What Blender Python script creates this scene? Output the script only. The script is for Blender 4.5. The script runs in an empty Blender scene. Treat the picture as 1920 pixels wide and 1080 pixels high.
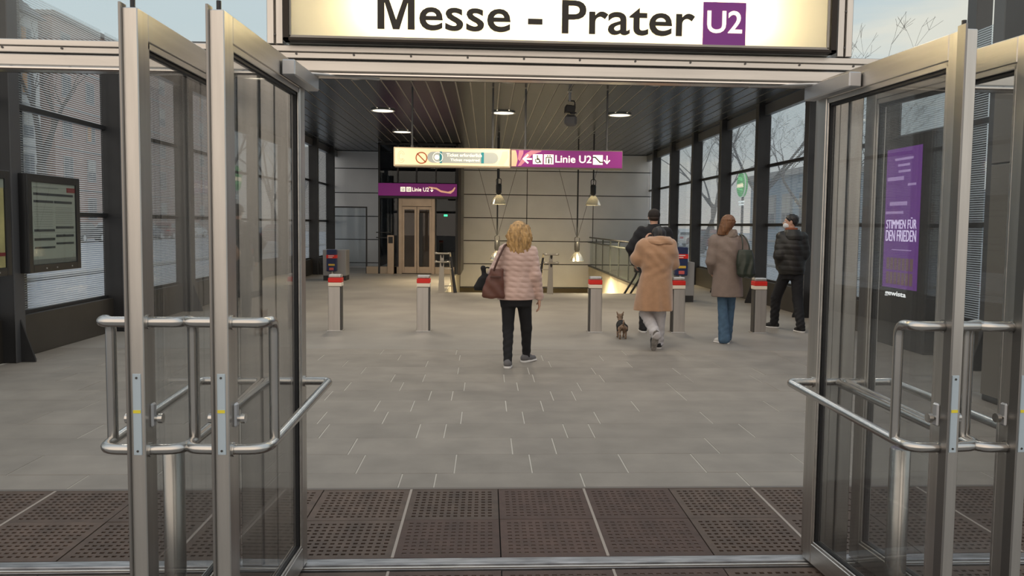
import bpy, bmesh, math, random
import numpy as np
from mathutils import Vector, Matrix
random.seed(7); rng = np.random.default_rng(7)
SC = bpy.context.scene
COL = bpy.context.collection
PI = math.pi

# ------------------------------------------------------------------ camera
cd = bpy.data.cameras.new('camera'); cam = bpy.data.objects.new('camera', cd); COL.objects.link(cam)
F_PX, CX, CY, PITCH, YAW, ROLL = 1514.07, 990.55, 522.68, 0.065933, 0.052217, 0.011876
cy_, sy_ = math.cos(YAW), math.sin(YAW); cp_, sp_ = math.cos(PITCH), math.sin(PITCH); cr_, sr_ = math.cos(ROLL), math.sin(ROLL)
_R = (np.array([[cr_, -sr_, 0], [sr_, cr_, 0], [0, 0, 1]]) @ np.array([[1, 0, 0], [0, cp_, -sp_], [0, sp_, cp_]])
      @ np.array([[1., 0, 0], [0, 0, -1], [0, 1, 0]]) @ np.array([[cy_, -sy_, 0], [sy_, cy_, 0], [0, 0, 1]]))
M = Matrix.Identity(4)
for i in range(3):
    M[i][0] = _R[0][i]; M[i][1] = -_R[1][i]; M[i][2] = -_R[2][i]
M[2][3] = 1.55
cam.matrix_world = M
cd.sensor_width = 36.0; cd.lens = F_PX/1920*36
cd.shift_x = -(CX-960)/1920; cd.shift_y = (CY-540)/1920
cd.clip_end = 600; cd.clip_start = 0.02
SC.camera = cam

# ------------------------------------------------------------------ exposure, world
SC.view_settings.view_transform = 'Standard'; SC.view_settings.look = 'None'
SC.view_settings.exposure = 0.35; SC.view_settings.gamma = 1.0
SC.view_settings.use_curve_mapping = False
try:
    SC.cycles.transparent_max_bounces = 24; SC.cycles.max_bounces = 10; SC.cycles.sample_clamp_indirect = 6.0
except Exception: pass
HALL_W, FRONT_FILL_W, PEND_W = 210, 45, 600          # lamp powers: hall ceiling lights, fill lights added on front beams, stair pendants
W = bpy.data.worlds.new('sky'); SC.world = W; W.use_nodes = True
nt = W.node_tree; nt.nodes.clear()
def wn(t, **k):
    n = nt.nodes.new(t)
    for a, b in k.items(): setattr(n, a, b)
    return n
wo = wn('ShaderNodeOutputWorld'); bg = wn('ShaderNodeBackground'); nt.links.new(bg.outputs[0], wo.inputs[0])
tc = wn('ShaderNodeTexCoord'); sep = wn('ShaderNodeSeparateXYZ'); nt.links.new(tc.outputs['Generated'], sep.inputs[0])
ramp = wn('ShaderNodeValToRGB'); nt.links.new(sep.outputs['Z'], ramp.inputs[0])
e = ramp.color_ramp.elements
e[0].position = 0.0; e[0].color = (0.78, 0.70, 0.62, 1)
e[1].position = 1.0; e[1].color = (0.66, 0.76, 0.86, 1)
for p, c in ((0.09, (0.66, 0.69, 0.68)), (0.22, (0.56, 0.655, 0.69)), (0.5, (0.60, 0.69, 0.76))):
    x = e.new(p); x.color = (*c, 1)
# sunset side of the sky lies behind the camera
dot = wn('ShaderNodeVectorMath', operation='DOT_PRODUCT'); nt.links.new(tc.outputs['Generated'], dot.inputs[0]); dot.inputs[1].default_value = (-0.35, -0.93, 0.08)
mr = wn('ShaderNodeMapRange', interpolation_type='SMOOTHSTEP'); nt.links.new(dot.outputs['Value'], mr.inputs[0]); mr.inputs[1].default_value = 0.2; mr.inputs[2].default_value = 1.0
mx = wn('ShaderNodeMix', data_type='RGBA'); nt.links.new(mr.outputs[0], mx.inputs[0]); nt.links.new(ramp.outputs[0], mx.inputs[6]); mx.inputs[7].default_value = (1.38, 1.17, 0.98, 1)
# thin streaks of evening cloud
mp = wn('ShaderNodeMapping'); nt.links.new(tc.outputs['Generated'], mp.inputs[0]); mp.inputs['Scale'].default_value = (1.2, 1.6, 9.0); mp.inputs['Rotation'].default_value = (0.1, 0.32, 0.25)
nz = wn('ShaderNodeTexNoise'); nt.links.new(mp.outputs[0], nz.inputs[0]); nz.inputs['Scale'].default_value = 1.9; nz.inputs['Detail'].default_value = 5
cr2 = wn('ShaderNodeMapRange'); nt.links.new(nz.outputs[0], cr2.inputs[0]); cr2.inputs[1].default_value = 0.52; cr2.inputs[2].default_value = 0.66; cr2.inputs[4].default_value = 0.75
mx2 = wn('ShaderNodeMix', data_type='RGBA'); nt.links.new(cr2.outputs[0], mx2.inputs[0]); nt.links.new(mx.outputs[2], mx2.inputs[6]); mx2.inputs[7].default_value = (0.88, 0.82, 0.70, 1)
nt.links.new(mx2.outputs[2], bg.inputs[0]); bg.inputs[1].default_value = 0.80

# ------------------------------------------------------------------ materials
def lin(h):
    h = h.lstrip('#'); v = [int(h[i:i+2], 16)/255 for i in (0, 2, 4)]
    return tuple(c/12.92 if c <= .04045 else ((c+.055)/1.055)**2.4 for c in v)
MATS = {}
def mat(name, col, rough=.5, metal=0., var=0., scale=8., stretch=(1, 1, 1), bump=0., bscale=60., emit=0., spec=.5, rnd=0., sheen=0.):
    if name in MATS: return MATS[name]
    m = bpy.data.materials.new(name); m.use_nodes = True; t = m.node_tree; b = t.nodes['Principled BSDF']
    if isinstance(col, str): col = lin(col)
    b.inputs['Base Color'].default_value = (*col, 1); b.inputs['Roughness'].default_value = rough; b.inputs['Metallic'].default_value = metal
    b.inputs['Specular IOR Level'].default_value = spec
    if sheen: b.inputs['Sheen Weight'].default_value = sheen
    tcn = None
    src = None
    if var or bump:
        tcn = t.nodes.new('ShaderNodeTexCoord'); mpn = t.nodes.new('ShaderNodeMapping'); mpn.inputs['Scale'].default_value = stretch
        t.links.new(tcn.outputs['Object'], mpn.inputs[0])
    if var:
        n = t.nodes.new('ShaderNodeTexNoise'); n.inputs['Scale'].default_value = scale; n.inputs['Detail'].default_value = 5
        t.links.new(mpn.outputs[0], n.inputs[0])
        r = t.nodes.new('ShaderNodeMapRange'); r.inputs[1].default_value = .3; r.inputs[2].default_value = .7; r.inputs[3].default_value = 1-var; r.inputs[4].default_value = 1+var
        t.links.new(n.outputs[0], r.inputs[0]); src = r.outputs[0]
    if rnd:
        oi = t.nodes.new('ShaderNodeObjectInfo'); r2 = t.nodes.new('ShaderNodeMapRange'); r2.inputs[3].default_value = 1-rnd; r2.inputs[4].default_value = 1+rnd
        t.links.new(oi.outputs['Random'], r2.inputs[0])
        if src is None: src = r2.outputs[0]
        else:
            mm = t.nodes.new('ShaderNodeMath'); mm.operation = 'MULTIPLY'; t.links.new(src, mm.inputs[0]); t.links.new(r2.outputs[0], mm.inputs[1]); src = mm.outputs[0]
    if src is not None:
        v = t.nodes.new('ShaderNodeVectorMath'); v.operation = 'SCALE'; v.inputs[0].default_value = col; t.links.new(src, v.inputs['Scale'])
        t.links.new(v.outputs[0], b.inputs['Base Color'])
    if bump:
        n2 = t.nodes.new('ShaderNodeTexNoise'); n2.inputs['Scale'].default_value = bscale; n2.inputs['Detail'].default_value = 4
        t.links.new(mpn.outputs[0], n2.inputs[0])
        bp = t.nodes.new('ShaderNodeBump'); bp.inputs['Strength'].default_value = bump; bp.inputs['Distance'].default_value = .01
        t.links.new(n2.outputs[0], bp.inputs['Height']); t.links.new(bp.outputs[0], b.inputs['Normal'])
    if emit:
        b.inputs['Emission Color'].default_value = (*col, 1); b.inputs['Emission Strength'].default_value = emit
    MATS[name] = m; return m
def glassmat(name, tint=(.93, .95, .95), haze=.03, frit=None, rough=0., hazecol=(.5, .5, .5), refl=1.0):
    m = bpy.data.materials.new(name); m.use_nodes = True; t = m.node_tree; t.nodes.clear()
    N = t.nodes.new; L = t.links.new
    o = N('ShaderNodeOutputMaterial'); tr = N('ShaderNodeBsdfTransparent'); tr.inputs[0].default_value = (*tint, 1)
    gl = N('ShaderNodeBsdfGlossy'); gl.inputs['Roughness'].default_value = rough
    fr = N('ShaderNodeFresnel'); ge = N('ShaderNodeNewGeometry')          # same index seen from either side of the thin pane
    ir = N('ShaderNodeMapRange'); L(ge.outputs['Backfacing'], ir.inputs[0]); ir.inputs[3].default_value = 1.45; ir.inputs[4].default_value = 1/1.45; L(ir.outputs[0], fr.inputs[0])
    df = N('ShaderNodeBsdfDiffuse'); df.inputs[0].default_value = (*hazecol, 1); tl = N('ShaderNodeBsdfTranslucent'); tl.inputs[0].default_value = (*hazecol, 1)
    hz = N('ShaderNodeMixShader'); L(df.outputs[0], hz.inputs[1]); L(tl.outputs[0], hz.inputs[2]); hz.inputs[0].default_value = .5
    a = N('ShaderNodeMixShader'); L(tr.outputs[0], a.inputs[1]); L(hz.outputs[0], a.inputs[2]); a.inputs[0].default_value = haze
    b = N('ShaderNodeMixShader'); L(a.outputs[0], b.inputs[1]); L(gl.outputs[0], b.inputs[2])
    if refl != 1.0:
        q = N('ShaderNodeMath'); q.operation = 'MULTIPLY'; q.inputs[1].default_value = refl; L(fr.outputs[0], q.inputs[0]); L(q.outputs[0], b.inputs[0])
    else: L(fr.outputs[0], b.inputs[0])
    out = b
    if frit:
        per, duty, fc = frit
        tcn = N('ShaderNodeTexCoord'); sp = N('ShaderNodeSeparateXYZ'); L(tcn.outputs['Object'], sp.inputs[0])
        dv = N('ShaderNodeMath'); dv.operation = 'DIVIDE'; L(sp.outputs[2], dv.inputs[0]); dv.inputs[1].default_value = per
        fx = N('ShaderNodeMath'); fx.operation = 'FRACT'; L(dv.outputs[0], fx.inputs[0])
        lt = N('ShaderNodeMath'); lt.operation = 'LESS_THAN'; L(fx.outputs[0], lt.inputs[0]); lt.inputs[1].default_value = duty
        fd = N('ShaderNodeBsdfDiffuse'); fd.inputs[0].default_value = (*fc, 1); ft = N('ShaderNodeBsdfTranslucent'); ft.inputs[0].default_value = (*fc, 1)
        fm = N('ShaderNodeMixShader'); L(fd.outputs[0], fm.inputs[1]); L(ft.outputs[0], fm.inputs[2]); fm.inputs[0].default_value = .85
        lt2 = N('ShaderNodeMath'); lt2.operation = 'MULTIPLY'; L(lt.outputs[0], lt2.inputs[0]); lt2.inputs[1].default_value = .84
        z = N('ShaderNodeMixShader'); L(lt2.outputs[0], z.inputs[0]); L(b.outputs[0], z.inputs[1]); L(fm.outputs[0], z.inputs[2]); out = z
    L(out.outputs[0], o.inputs[0]); MATS[name] = m; return m
STEEL = mat('brushed_steel', (.60, .58, .55), .34, 1., var=.10, scale=3, stretch=(9, 9, .6), bump=.05, bscale=40)
STEEL_H = mat('brushed_steel_rail', (.60, .58, .55), .36, 1., var=.10, scale=3, stretch=(.6, 9, 9), bump=.05, bscale=40)
TUBE = mat('tube_steel', (.58, .57, .55), .24, 1., var=.06, scale=5)
ALU = mat('silver_casing', (.52, .53, .55), .4, .7)
GASKET = mat('black_gasket', (.012, .012, .014), .5)
DARK = mat('dark_steel', (.030, .030, .032), .42, .2, var=.12, scale=4)
DARKW = mat('dark_panel', (.055, .048, .040), .40, .3, var=.15, scale=2)
BLACK = mat('black_plastic', (.012, .012, .013), .35)
LEAFG = glassmat('door_glass', (.90, .91, .91), .05, hazecol=(.42, .41, .40))
CLEAR = glassmat('clear_glass', (.95, .97, .97), .015, refl=.6)
FRIT_L = glassmat('frit_glass_left', (.90, .94, .97), .01, frit=(.027, .38, (.92, .95, .97)))
FRIT_R = glassmat('frit_glass_right', (.90, .94, .97), .01, frit=(.027, .38, (.92, .95, .97)))
SHAFTG = glassmat('shaft_glass', (.55, .58, .60), .03, hazecol=(.1, .11, .12))
TILE = mat('floor_tile', (.240, .215, .185), .55, var=.13, scale=3.2, bump=.06, bscale=90, rnd=.07)
SLAB = mat('floor_slab', (.255, .235, .21), .5, var=.16, scale=1.1, bump=.05, bscale=60)
GROUT = mat('pale_grout', (.50, .47, .42), .8)
MATA = mat('rubber_mat_grey', (.088, .059, .044), .65, var=.28, scale=9, bump=.2, bscale=150, rnd=.12)
MATB = mat('rubber_mat_brown', (.072, .040, .030), .65, var=.25, scale=9, bump=.2, bscale=150, rnd=.12)
PIT = mat('mat_pit', (.012, .010, .009), .9)
PANEL = mat('wall_panel_metal', (.70, .71, .73), .36, .30, var=.05, scale=1.5, rnd=.04, bump=.25, bscale=1.1)
CEIL = mat('ceiling_lamella', (.115, .125, .140), .27, .75, rnd=.05)
CEILJ = mat('ceiling_joint', (.40, .40, .39), .4, .2)
WHITE = mat('white_paint', (.7, .7, .68), .5)
RED = mat('red_band', '#d8261c', .4)
CREAM = mat('reflective_cream', '#efe2cf', .4)
PURPLE = mat('sign_purple', '#6e2277', .35, emit=.25)
INK = mat('sign_ink', (.018, .014, .010), .5)
ASPH = mat('asphalt', (.33, .35, .39), .85, var=.15, scale=2)
PAVE = mat('plaza_paving', (.23, .22, .21), .8, var=.15, scale=1.5)

# ------------------------------------------------------------------ mesh helpers
class MB:
    def __init__(s): s.v = []; s.f = []
    def add(s, v, f):
        n = len(s.v); s.v += [tuple(p) for p in v]; s.f += [tuple(i+n for i in q) for q in f]; return s
    def box(s, x0, x1, y0, y1, z0, z1, b=0., M=None):
        if x0 > x1: x0, x1 = x1, x0
        if y0 > y1: y0, y1 = y1, y0
        if z0 > z1: z0, z1 = z1, z0
        b = min(b, (x1-x0)*.45, (y1-y0)*.45, (z1-z0)*.45)
        if b <= 0:
            v = [(x, y, z) for x in (x0, x1) for y in (y0, y1) for z in (z0, z1)]
            f = [(0, 1, 3, 2), (4, 6, 7, 5), (0, 4, 5, 1), (2, 3, 7, 6), (0, 2, 6, 4), (1, 5, 7, 3)]
        else:
            v = []; idx = {}
            for ix, x in enumerate((x0, x1)):
                for iy, y in enumerate((y0, y1)):
                    for iz, z in enumerate((z0, z1)):
                        dx, dy, dz = (b, -b)[ix], (b, -b)[iy], (b, -b)[iz]
                        for a, p in enumerate(((x, y+dy, z+dz), (x+dx, y, z+dz), (x+dx, y+dy, z))):
                            idx[ix, iy, iz, a] = len(v); v.append(p)
            f = []
            g = lambda *k: idx[k]
            f += [(g(0,0,0,0), g(0,0,1,0), g(0,1,1,0), g(0,1,0,0)), (g(1,0,0,0), g(1,1,0,0), g(1,1,1,0), g(1,0,1,0)),
                  (g(0,0,0,1), g(1,0,0,1), g(1,0,1,1), g(0,0,1,1)), (g(0,1,0,1), g(0,1,1,1), g(1,1,1,1), g(1,1,0,1)),
                  (g(0,0,0,2), g(0,1,0,2), g(1,1,0,2), g(1,0,0,2)), (g(0,0,1,2), g(1,0,1,2), g(1,1,1,2), g(0,1,1,2))]
            for i in (0, 1):
                for j in (0, 1):
                    f.append((g(i,j,0,0), g(i,j,0,1), g(i,j,1,1), g(i,j,1,0)) if i == j else (g(i,j,0,0), g(i,j,1,0), g(i,j,1,1), g(i,j,0,1)))
                    f.append((g(i,0,j,0), g(i,1,j,0), g(i,1,j,2), g(i,0,j,2)) if i == j else (g(i,0,j,0), g(i,0,j,2), g(i,1,j,2), g(i,1,j,0)))
                    f.append((g(0,i,j,1), g(0,i,j,2), g(1,i,j,2), g(1,i,j,1)) if i == j else (g(0,i,j,1), g(1,i,j,1), g(1,i,j,2), g(0,i,j,2)))
                    for k in (0, 1):
                        q = (g(i,j,k,0), g(i,j,k,1), g(i,j,k,2))
                        f.append(q if (i+j+k) % 2 else q[::-1])
        if M is not None: v = [tuple(M @ Vector(p)) for p in v]
        return s.add(v, f)
    def tube(s, pts, r, n=10, cap=True, radii=None):
        pts = [Vector(p) for p in pts]; m = len(pts); rings = []
        up = None
        for i, p in enumerate(pts):
            d = (pts[min(i+1, m-1)]-pts[max(i-1, 0)]).normalized()
            if up is None:
                up = Vector((0, 0, 1)) if abs(d.z) < .9 else Vector((1, 0, 0))
            a = d.cross(up).normalized(); up = a.cross(d).normalized()
            rr = radii[i] if radii else r
            rings.append([p + (a*math.cos(2*PI*k/n) + up*math.sin(2*PI*k/n))*rr for k in range(n)])
        v = [q for g in rings for q in g]; f = []
        for i in range(m-1):
            for k in range(n):
                k2 = (k+1) % n; f.append((i*n+k, i*n+k2, (i+1)*n+k2, (i+1)*n+k))
        if cap: f.append(tuple(range(n))[::-1]); f.append(tuple((m-1)*n+k for k in range(n)))
        return s.add(v, f)
    def cyl(s, x, y, z0, z1, r, n=20, r2=None): return s.tube([(x, y, z0), (x, y, z1)], r, n, radii=[r, r if r2 is None else r2])
    def lathe(s, prof, n=24, c=(0, 0, 0)):
        v = []; f = []
        for (r, z) in prof:
            for k in range(n): v.append((c[0]+r*math.cos(2*PI*k/n), c[1]+r*math.sin(2*PI*k/n), c[2]+z))
        for i in range(len(prof)-1):
            for k in range(n):
                k2 = (k+1) % n; f.append((i*n+k, i*n+k2, (i+1)*n+k2, (i+1)*n+k))
        return s.add(v, f)
    def prism(s, poly, axis, a0, a1):
        # poly: list of 2D points; axis 0: (y,z), 1: (x,z), 2: (x,y)
        n = len(poly); mk = {0: lambda p, a: (a, p[0], p[1]), 1: lambda p, a: (p[0], a, p[1]), 2: lambda p, a: (p[0], p[1], a)}[axis]
        v = [mk(p, a0) for p in poly]+[mk(p, a1) for p in poly]
        f = [tuple(range(n))[::-1], tuple(range(n, 2*n))]+[(i, (i+1) % n, n+(i+1) % n, n+i) for i in range(n)]
        return s.add(v, f)
    def ico(s, c, r, sc=(1, 1, 1)):
        bm = bmesh.new(); bmesh.ops.create_icosphere(bm, subdivisions=2, radius=r)
        v = [(c[0]+p.co.x*sc[0], c[1]+p.co.y*sc[1], c[2]+p.co.z*sc[2]) for p in bm.verts]; f = [[q.index for q in p.verts] for p in bm.faces]
        bm.free(); return s.add(v, f)
    def mesh(s, name, m, smooth=False):
        me = bpy.data.meshes.new(name); me.from_pydata(s.v, [], s.f); me.update()
        bm = bmesh.new(); bm.from_mesh(me); bmesh.ops.recalc_face_normals(bm, faces=bm.faces); bm.to_mesh(me); bm.free()
        if m is not None: me.materials.append(m)
        if smooth:
            me.polygons.foreach_set('use_smooth', [True]*len(me.polygons))
            try: me.set_sharp_from_angle(angle=.7)
            except Exception: pass
        return me
    def build(s, name, m, parent=None, smooth=False):
        return link(name, s.mesh(name, m, smooth), parent)
def link(name, me, parent=None):
    o = bpy.data.objects.new(name, me); COL.objects.link(o)
    if parent is not None: o.parent = parent
    return o
def tag(o, label=None, cat=None, group=None, kind=None):
    if label: o['label'] = label
    if cat: o['category'] = cat
    if group: o['group'] = group
    if kind: o['kind'] = kind
    return o
def thing(name, label=None, cat=None, loc=(0, 0, 0), rz=0., group=None, kind=None):
    o = bpy.data.objects.new(name, None); COL.objects.link(o); o.location = loc; o.rotation_euler = (0, 0, rz); o.empty_display_size = .1
    return tag(o, label, cat, group, kind)
def copy_tree(o, parent=None):
    c = o.copy(); COL.objects.link(c)
    if parent is not None: c.parent = parent
    for ch in list(o.children): copy_tree(ch, c)
    return c
def textmb(s, bold=.012, depth=.003, res=4):
    c = bpy.data.curves.new('lettering', 'FONT'); c.body = s; c.offset = bold; c.extrude = depth; c.resolution_u = res
    o = bpy.data.objects.new('lettering', c); COL.objects.link(o)
    dg = bpy.context.evaluated_depsgraph_get(); dg.update()
    me = bpy.data.meshes.new_from_object(o.evaluated_get(dg))
    v = [p.co.copy() for p in me.vertices]; f = [tuple(p.vertices) for p in me.polygons]
    bpy.data.objects.remove(o); bpy.data.curves.remove(c); bpy.data.meshes.remove(me)
    return v, f
def text(s, x0, x1, z0, z1, y, m, parent, bold=.012, depth=.004, name='lettering', facing='-y'):
    v, f = textmb(s, min(bold, .013), depth)
    # one part per glyph piece: split into connected islands, then regroup by glyph (dots over their stems)
    xs = [p.x for p in v]; ys = [p.y for p in v]
    ax, ay = (x1-x0)/(max(xs)-min(xs)), (z1-z0)/(max(ys)-min(ys))
    out = [(x0+(p.x-min(xs))*ax, z0+(p.y-min(ys))*ay, p.z) for p in v]
    lab = list(range(len(v)))
    def find(a):
        while lab[a] != a: lab[a] = lab[lab[a]]; a = lab[a]
        return a
    for p in f:
        for a in p[1:]: lab[find(a)] = find(p[0])
    isl = {}
    for a in range(len(v)): isl.setdefault(find(a), []).append(a)
    spans = sorted((min(out[a][0] for a in g), max(out[a][0] for a in g), k) for k, g in isl.items())
    glyphs = []
    for a0, a1, k in spans:
        if glyphs and a0 < glyphs[-1][1]-.3*min(a1-a0, glyphs[-1][1]-glyphs[-1][0]): glyphs[-1][1] = max(glyphs[-1][1], a1); glyphs[-1][2].append(k)
        else: glyphs.append([a0, a1, [k]])
    res = None
    if facing == '-y': q = [(a, y-c, b) for a, b, c in out]
    elif facing == '-x': q = [(y-c, -a, b) for a, b, c in out]     # x0..x1 run along -Y
    else: q = [(y+c, a, b) for a, b, c in out]
    for _, _, ks in glyphs:
        ids = [a for k in ks for a in isl[k]]; mp_ = {a: i for i, a in enumerate(ids)}
        res = MB().add([q[a] for a in ids], [tuple(mp_[a] for a in p) for p in f if p[0] in mp_]).build('letter', m, parent)
    return res
def arc(cx, cz, r, a0, a1, n=16): return [(cx+r*math.cos(a0+(a1-a0)*i/n), cz+r*math.sin(a0+(a1-a0)*i/n)) for i in range(n+1)]
def ringmb(cx, cz, r0, r1, y0, y1, n=32):
    mb = MB(); o = arc(cx, cz, r1, 0, 2*PI, n)[:-1]; i_ = arc(cx, cz, r0, 0, 2*PI, n)[:-1]
    for k in range(n):
        k2 = (k+1) % n; mb.prism([o[k], o[k2], i_[k2], i_[k]], 1, y0, y1)
    return mb
def stroke(pts, w, y0, y1, mb=None):
    mb = mb or MB()
    for (a, b) in zip(pts[:-1], pts[1:]):
        d = Vector((b[0]-a[0], b[1]-a[1])); l = d.length or 1; d /= l; n = Vector((-d.y, d.x))*w/2; a_ = Vector(a)-d*w*.3; b_ = Vector(b)+d*w*.3
        mb.prism([tuple(a_+n), tuple(a_-n), tuple(b_-n), tuple(b_+n)], 1, y0, y1)
    return mb

# ================================================================== STRUCTURE
YF = 3.65                      # facade plane
YB = 28.5                      # rear wall
XL, XR = -5.3, 5.75            # side glazing
ZC = 4.05
# --- hall floor, tiles near the camera are separate pieces
fl = thing('floor', 'warm grey stone tiled floor of the station hall', kind='structure')
sl = MB(); x0f, x1f = -5.6, 6.0
sl.box(x0f, x1f, 4.68, 10.0, -.3, -.004); sl.build('joint_bed', GROUT, fl)
sl = MB(); sl.box(x0f, x1f, 10.0, 18.4, -.3, 0); sl.box(x0f, -.95, 18.4, YB+.4, -.3, 0); sl.box(3.65, x1f, 18.4, YB+.4, -.3, 0)
sl.build('stone_slab', SLAB, fl)
rows = [4.692, 4.972]+[4.972+.4205*k for k in range(1, 13)]
rows[-1] = 10.0
known = [[-.51, -.3, .6], [-.8, -.19, .3, .91, 1.41], [-.92, .19, .49, 1.62], [-.5, -.3, .61, .81], [-1.3, -.8, -.19, .31, .91], [-.92, -.62, .18, .49, 1.3],
         [-1.41, -.5, -.3, .61, .81], [-1.31, -.8, -.2, .31, .91], [-.93, -.62, .19, .49]]
for r in range(len(rows)-1):
    ks = list(known[r]) if r < len(known) else [random.uniform(-1, -.2), random.uniform(.2, .8)]
    x = ks[0]
    while x > x0f+.5: x -= random.choice((.7, .9, 1.0, 1.2)); ks.insert(0, max(x, x0f))
    x = ks[-1]
    while x < x1f-.5: x += random.choice((.7, .9, 1.0, 1.2)); ks.append(min(x, x1f))
    for a, b in zip(ks[:-1], ks[1:]):
        if b-a < .03: continue
        g_ = .0045
        t_ = MB(); dz = random.uniform(-.0012, .0006)
        t_.box(a+g_, b-g_, rows[r]+.0015, rows[r+1]-.0015, -.02, dz, .0015)
        t_.build('floor_tile', TILE, fl)
# --- entrance mats
def matmesh(kind):
    mb = MB(); w, d = .500, .486; nx, ny = 12, 10; mgx, mgy = .028, .030; z0 = 0.0
    cw, chh = (w-2*mgx)/nx, (d-2*mgy)/ny
    hw, hh = cw*.28, chh*.20
    dep = .018 if kind == 'A' else .0035
    Bx = lambda *a: mb.add([(a[0], a[2], z0), (a[1], a[2], z0), (a[1], a[3], z0), (a[0], a[3], z0)], [(0, 1, 2, 3)])
    Bx(0, w, 0, mgy); Bx(0, w, d-mgy, d); Bx(0, mgx, mgy, d-mgy); Bx(w-mgx, w, mgy, d-mgy)
    pit = MB()
    for i in range(nx):
        for j in range(ny):
            off = 0
            xa = mgx+i*cw; ya = mgy+j*chh; xc, yc = xa+cw/2+off, ya+chh/2
            o = [(xa, ya), (xa+cw, ya), (xa+cw, ya+chh), (xa, ya+chh)]; h = [(xc-hw, yc-hh), (xc+hw, yc-hh), (xc+hw, yc+hh), (xc-hw, yc+hh)]
            v = [(*p, z0) for p in o]+[(*p, z0) for p in h]+[(*p, z0-dep) for p in h]
            f = [(k, (k+1) % 4, 4+(k+1) % 4, 4+k) for k in range(4)]+[(4+k, 4+(k+1) % 4, 8+(k+1) % 4, 8+k) for k in range(4)]
            mb.add(v, f)
            pit.add(v[8:12], [(0, 1, 2, 3)])
    # skirt
    mb.add([(0, 0, 0), (w, 0, 0), (w, d, 0), (0, d, 0), (0, 0, -.02), (w, 0, -.02), (w, d, -.02), (0, d, -.02)], [(0, 1, 5, 4), (1, 2, 6, 5), (2, 3, 7, 6), (3, 0, 4, 7)])
    n0 = len(mb.f); mb.add(pit.v, pit.f)
    me = mb.mesh('mat_tile', MATA if kind == 'A' else MATB); me.materials.append(PIT if kind == 'A' else mat('mat_fill', (.115, .085, .070), .8, var=.3, scale=30))
    me.polygons.foreach_set('material_index', [0]*n0+[1]*(len(mb.f)-n0)); return me
ma, mbm = matmesh('A'), matmesh('B')
em = thing('entrance_mat', 'dark brown rubber grid mats sunk into the floor inside and outside the doorway', 'doormat')
bb = MB(); bb.box(-5.6, 6.0, 2.5, 4.69, -.3, -.021); bb.build('mat_well', PIT, em)
types = {(3, 0): 'B', (4, 0): 'B', (1, 1): 'A', (2, 1): 'B', (3, 1): 'B', (4, 1): 'B', (2, 2): 'B', (3, 2): 'B', (4, 2): 'B'}
strip = MB().box(-.007, .007, 0, .98, -.02, .001).mesh('divider_strip', mat('pale_strip', (.36, .31, .27), .5, .2)); strip2 = MB().box(-.006, .006, 0, .49, -.02, .001).mesh('divider_strip', MATS['pale_strip'])
for rr, ya in ((0, 4.175), (1, 3.685), (2, 3.05), (3, 2.555)):
    for k in range(-8, 12):
        xa = -.426+.506*k; col = k+2
        kind = types.get((col, rr), 'A')
        o = link('mat_tile', ma if kind == 'A' else mbm, em); o.location = (xa+.003, ya+.002, random.uniform(-.002, 0))
        if k % 2 == 0:
            if rr in (0, 2): s_ = link('divider_strip', strip if rr == 0 else strip2, em); s_.location = (xa, ya if rr == 2 else 3.69, 0)
e_ = MB().box(-5.6, 6, 4.662, 4.692, -.05, .002, .001).build('edge_strip', mat('edge_strip', (.16, .14, .125), .5, .3), em)
sill = thing('trim_1', 'worn metal door threshold running across the mats', kind='structure')
MB().box(-5.6, 6.0, 3.565, 3.685, -.05, -.002, .002).build('threshold_base', mat('threshold_steel', (.36, .36, .37), .38, .9, var=.35, scale=14, stretch=(.5, 3, 1), bump=.1), sill)
MB().box(-5.6, 6.0, 3.60, 3.665, -.01, .008, .004).build('threshold_rib', MATS['threshold_steel'], sill)
MB().box(-5.6, 6.0, 3.567, 3.578, -.01, .006, .002).build('threshold_lip', STEEL_H, sill)
# --- plaza in front and ground around
pz = thing('floor_outside', 'paved forecourt in front of the doors and asphalt street around the station', kind='structure')
MB().box(-60, 60, -60, 2.52, -.4, -.003).build('plaza_paving', PAVE, pz)
g2 = MB(); g2.box(-160, -5.65, 2.5, 260, -.45, -.05); g2.box(6.05, 160, 2.5, 260, -.45, -.05); g2.box(-5.65, 6.05, YB+2, 260, -.45, -.05); g2.build('asphalt', ASPH, pz)
k_ = MB(); k_.box(-12, -11.7, 2.5, 200, -.05, .06, .02); k_.box(11.7, 12, 2.5, 200, -.05, .06, .02); k_.build('kerb', mat('kerb_stone', (.33, .33, .33), .8), pz)

# --- facade
wf = thing('wall_front', 'steel framed glass entrance front with door headers and transom', kind='structure')
h = MB(); h.box(-5.5, 5.9, 3.60, 3.66, 2.207, 2.255, .004); h.build('header_rail', STEEL_H, wf)
MB().box(-5.5, 5.9, 3.585, 3.66, 2.186, 2.204, .006).build('header_bead', mat('polished_bead', (.75, .73, .70), .2, 1.), wf)
h = MB(); h.box(-5.5, 5.9, 3.605, 3.70, 2.262, 2.288, .003); h.build('header_rail', STEEL_H, wf)
h = MB(); h.box(-5.5, 5.9, 3.605, 3.70, 2.2905, 2.318, .003); h.build('header_rail', STEEL_H, wf)
MB().box(-5.5, 5.9, 3.62, 3.69, 2.19, 2.312).build('header_core', GASKET, wf)
scr = MB().tube([(0, 0, 0), (0, -.004, 0)], .005, 8).mesh('screw', mat('screw_dark', (.10, .10, .10), .4, .8))
for k in range(-14, 18):
    for nm in (0,):
        o = link('screw', scr, wf); o.location = (-.83+.247*k, 3.605, 2.281)
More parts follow.
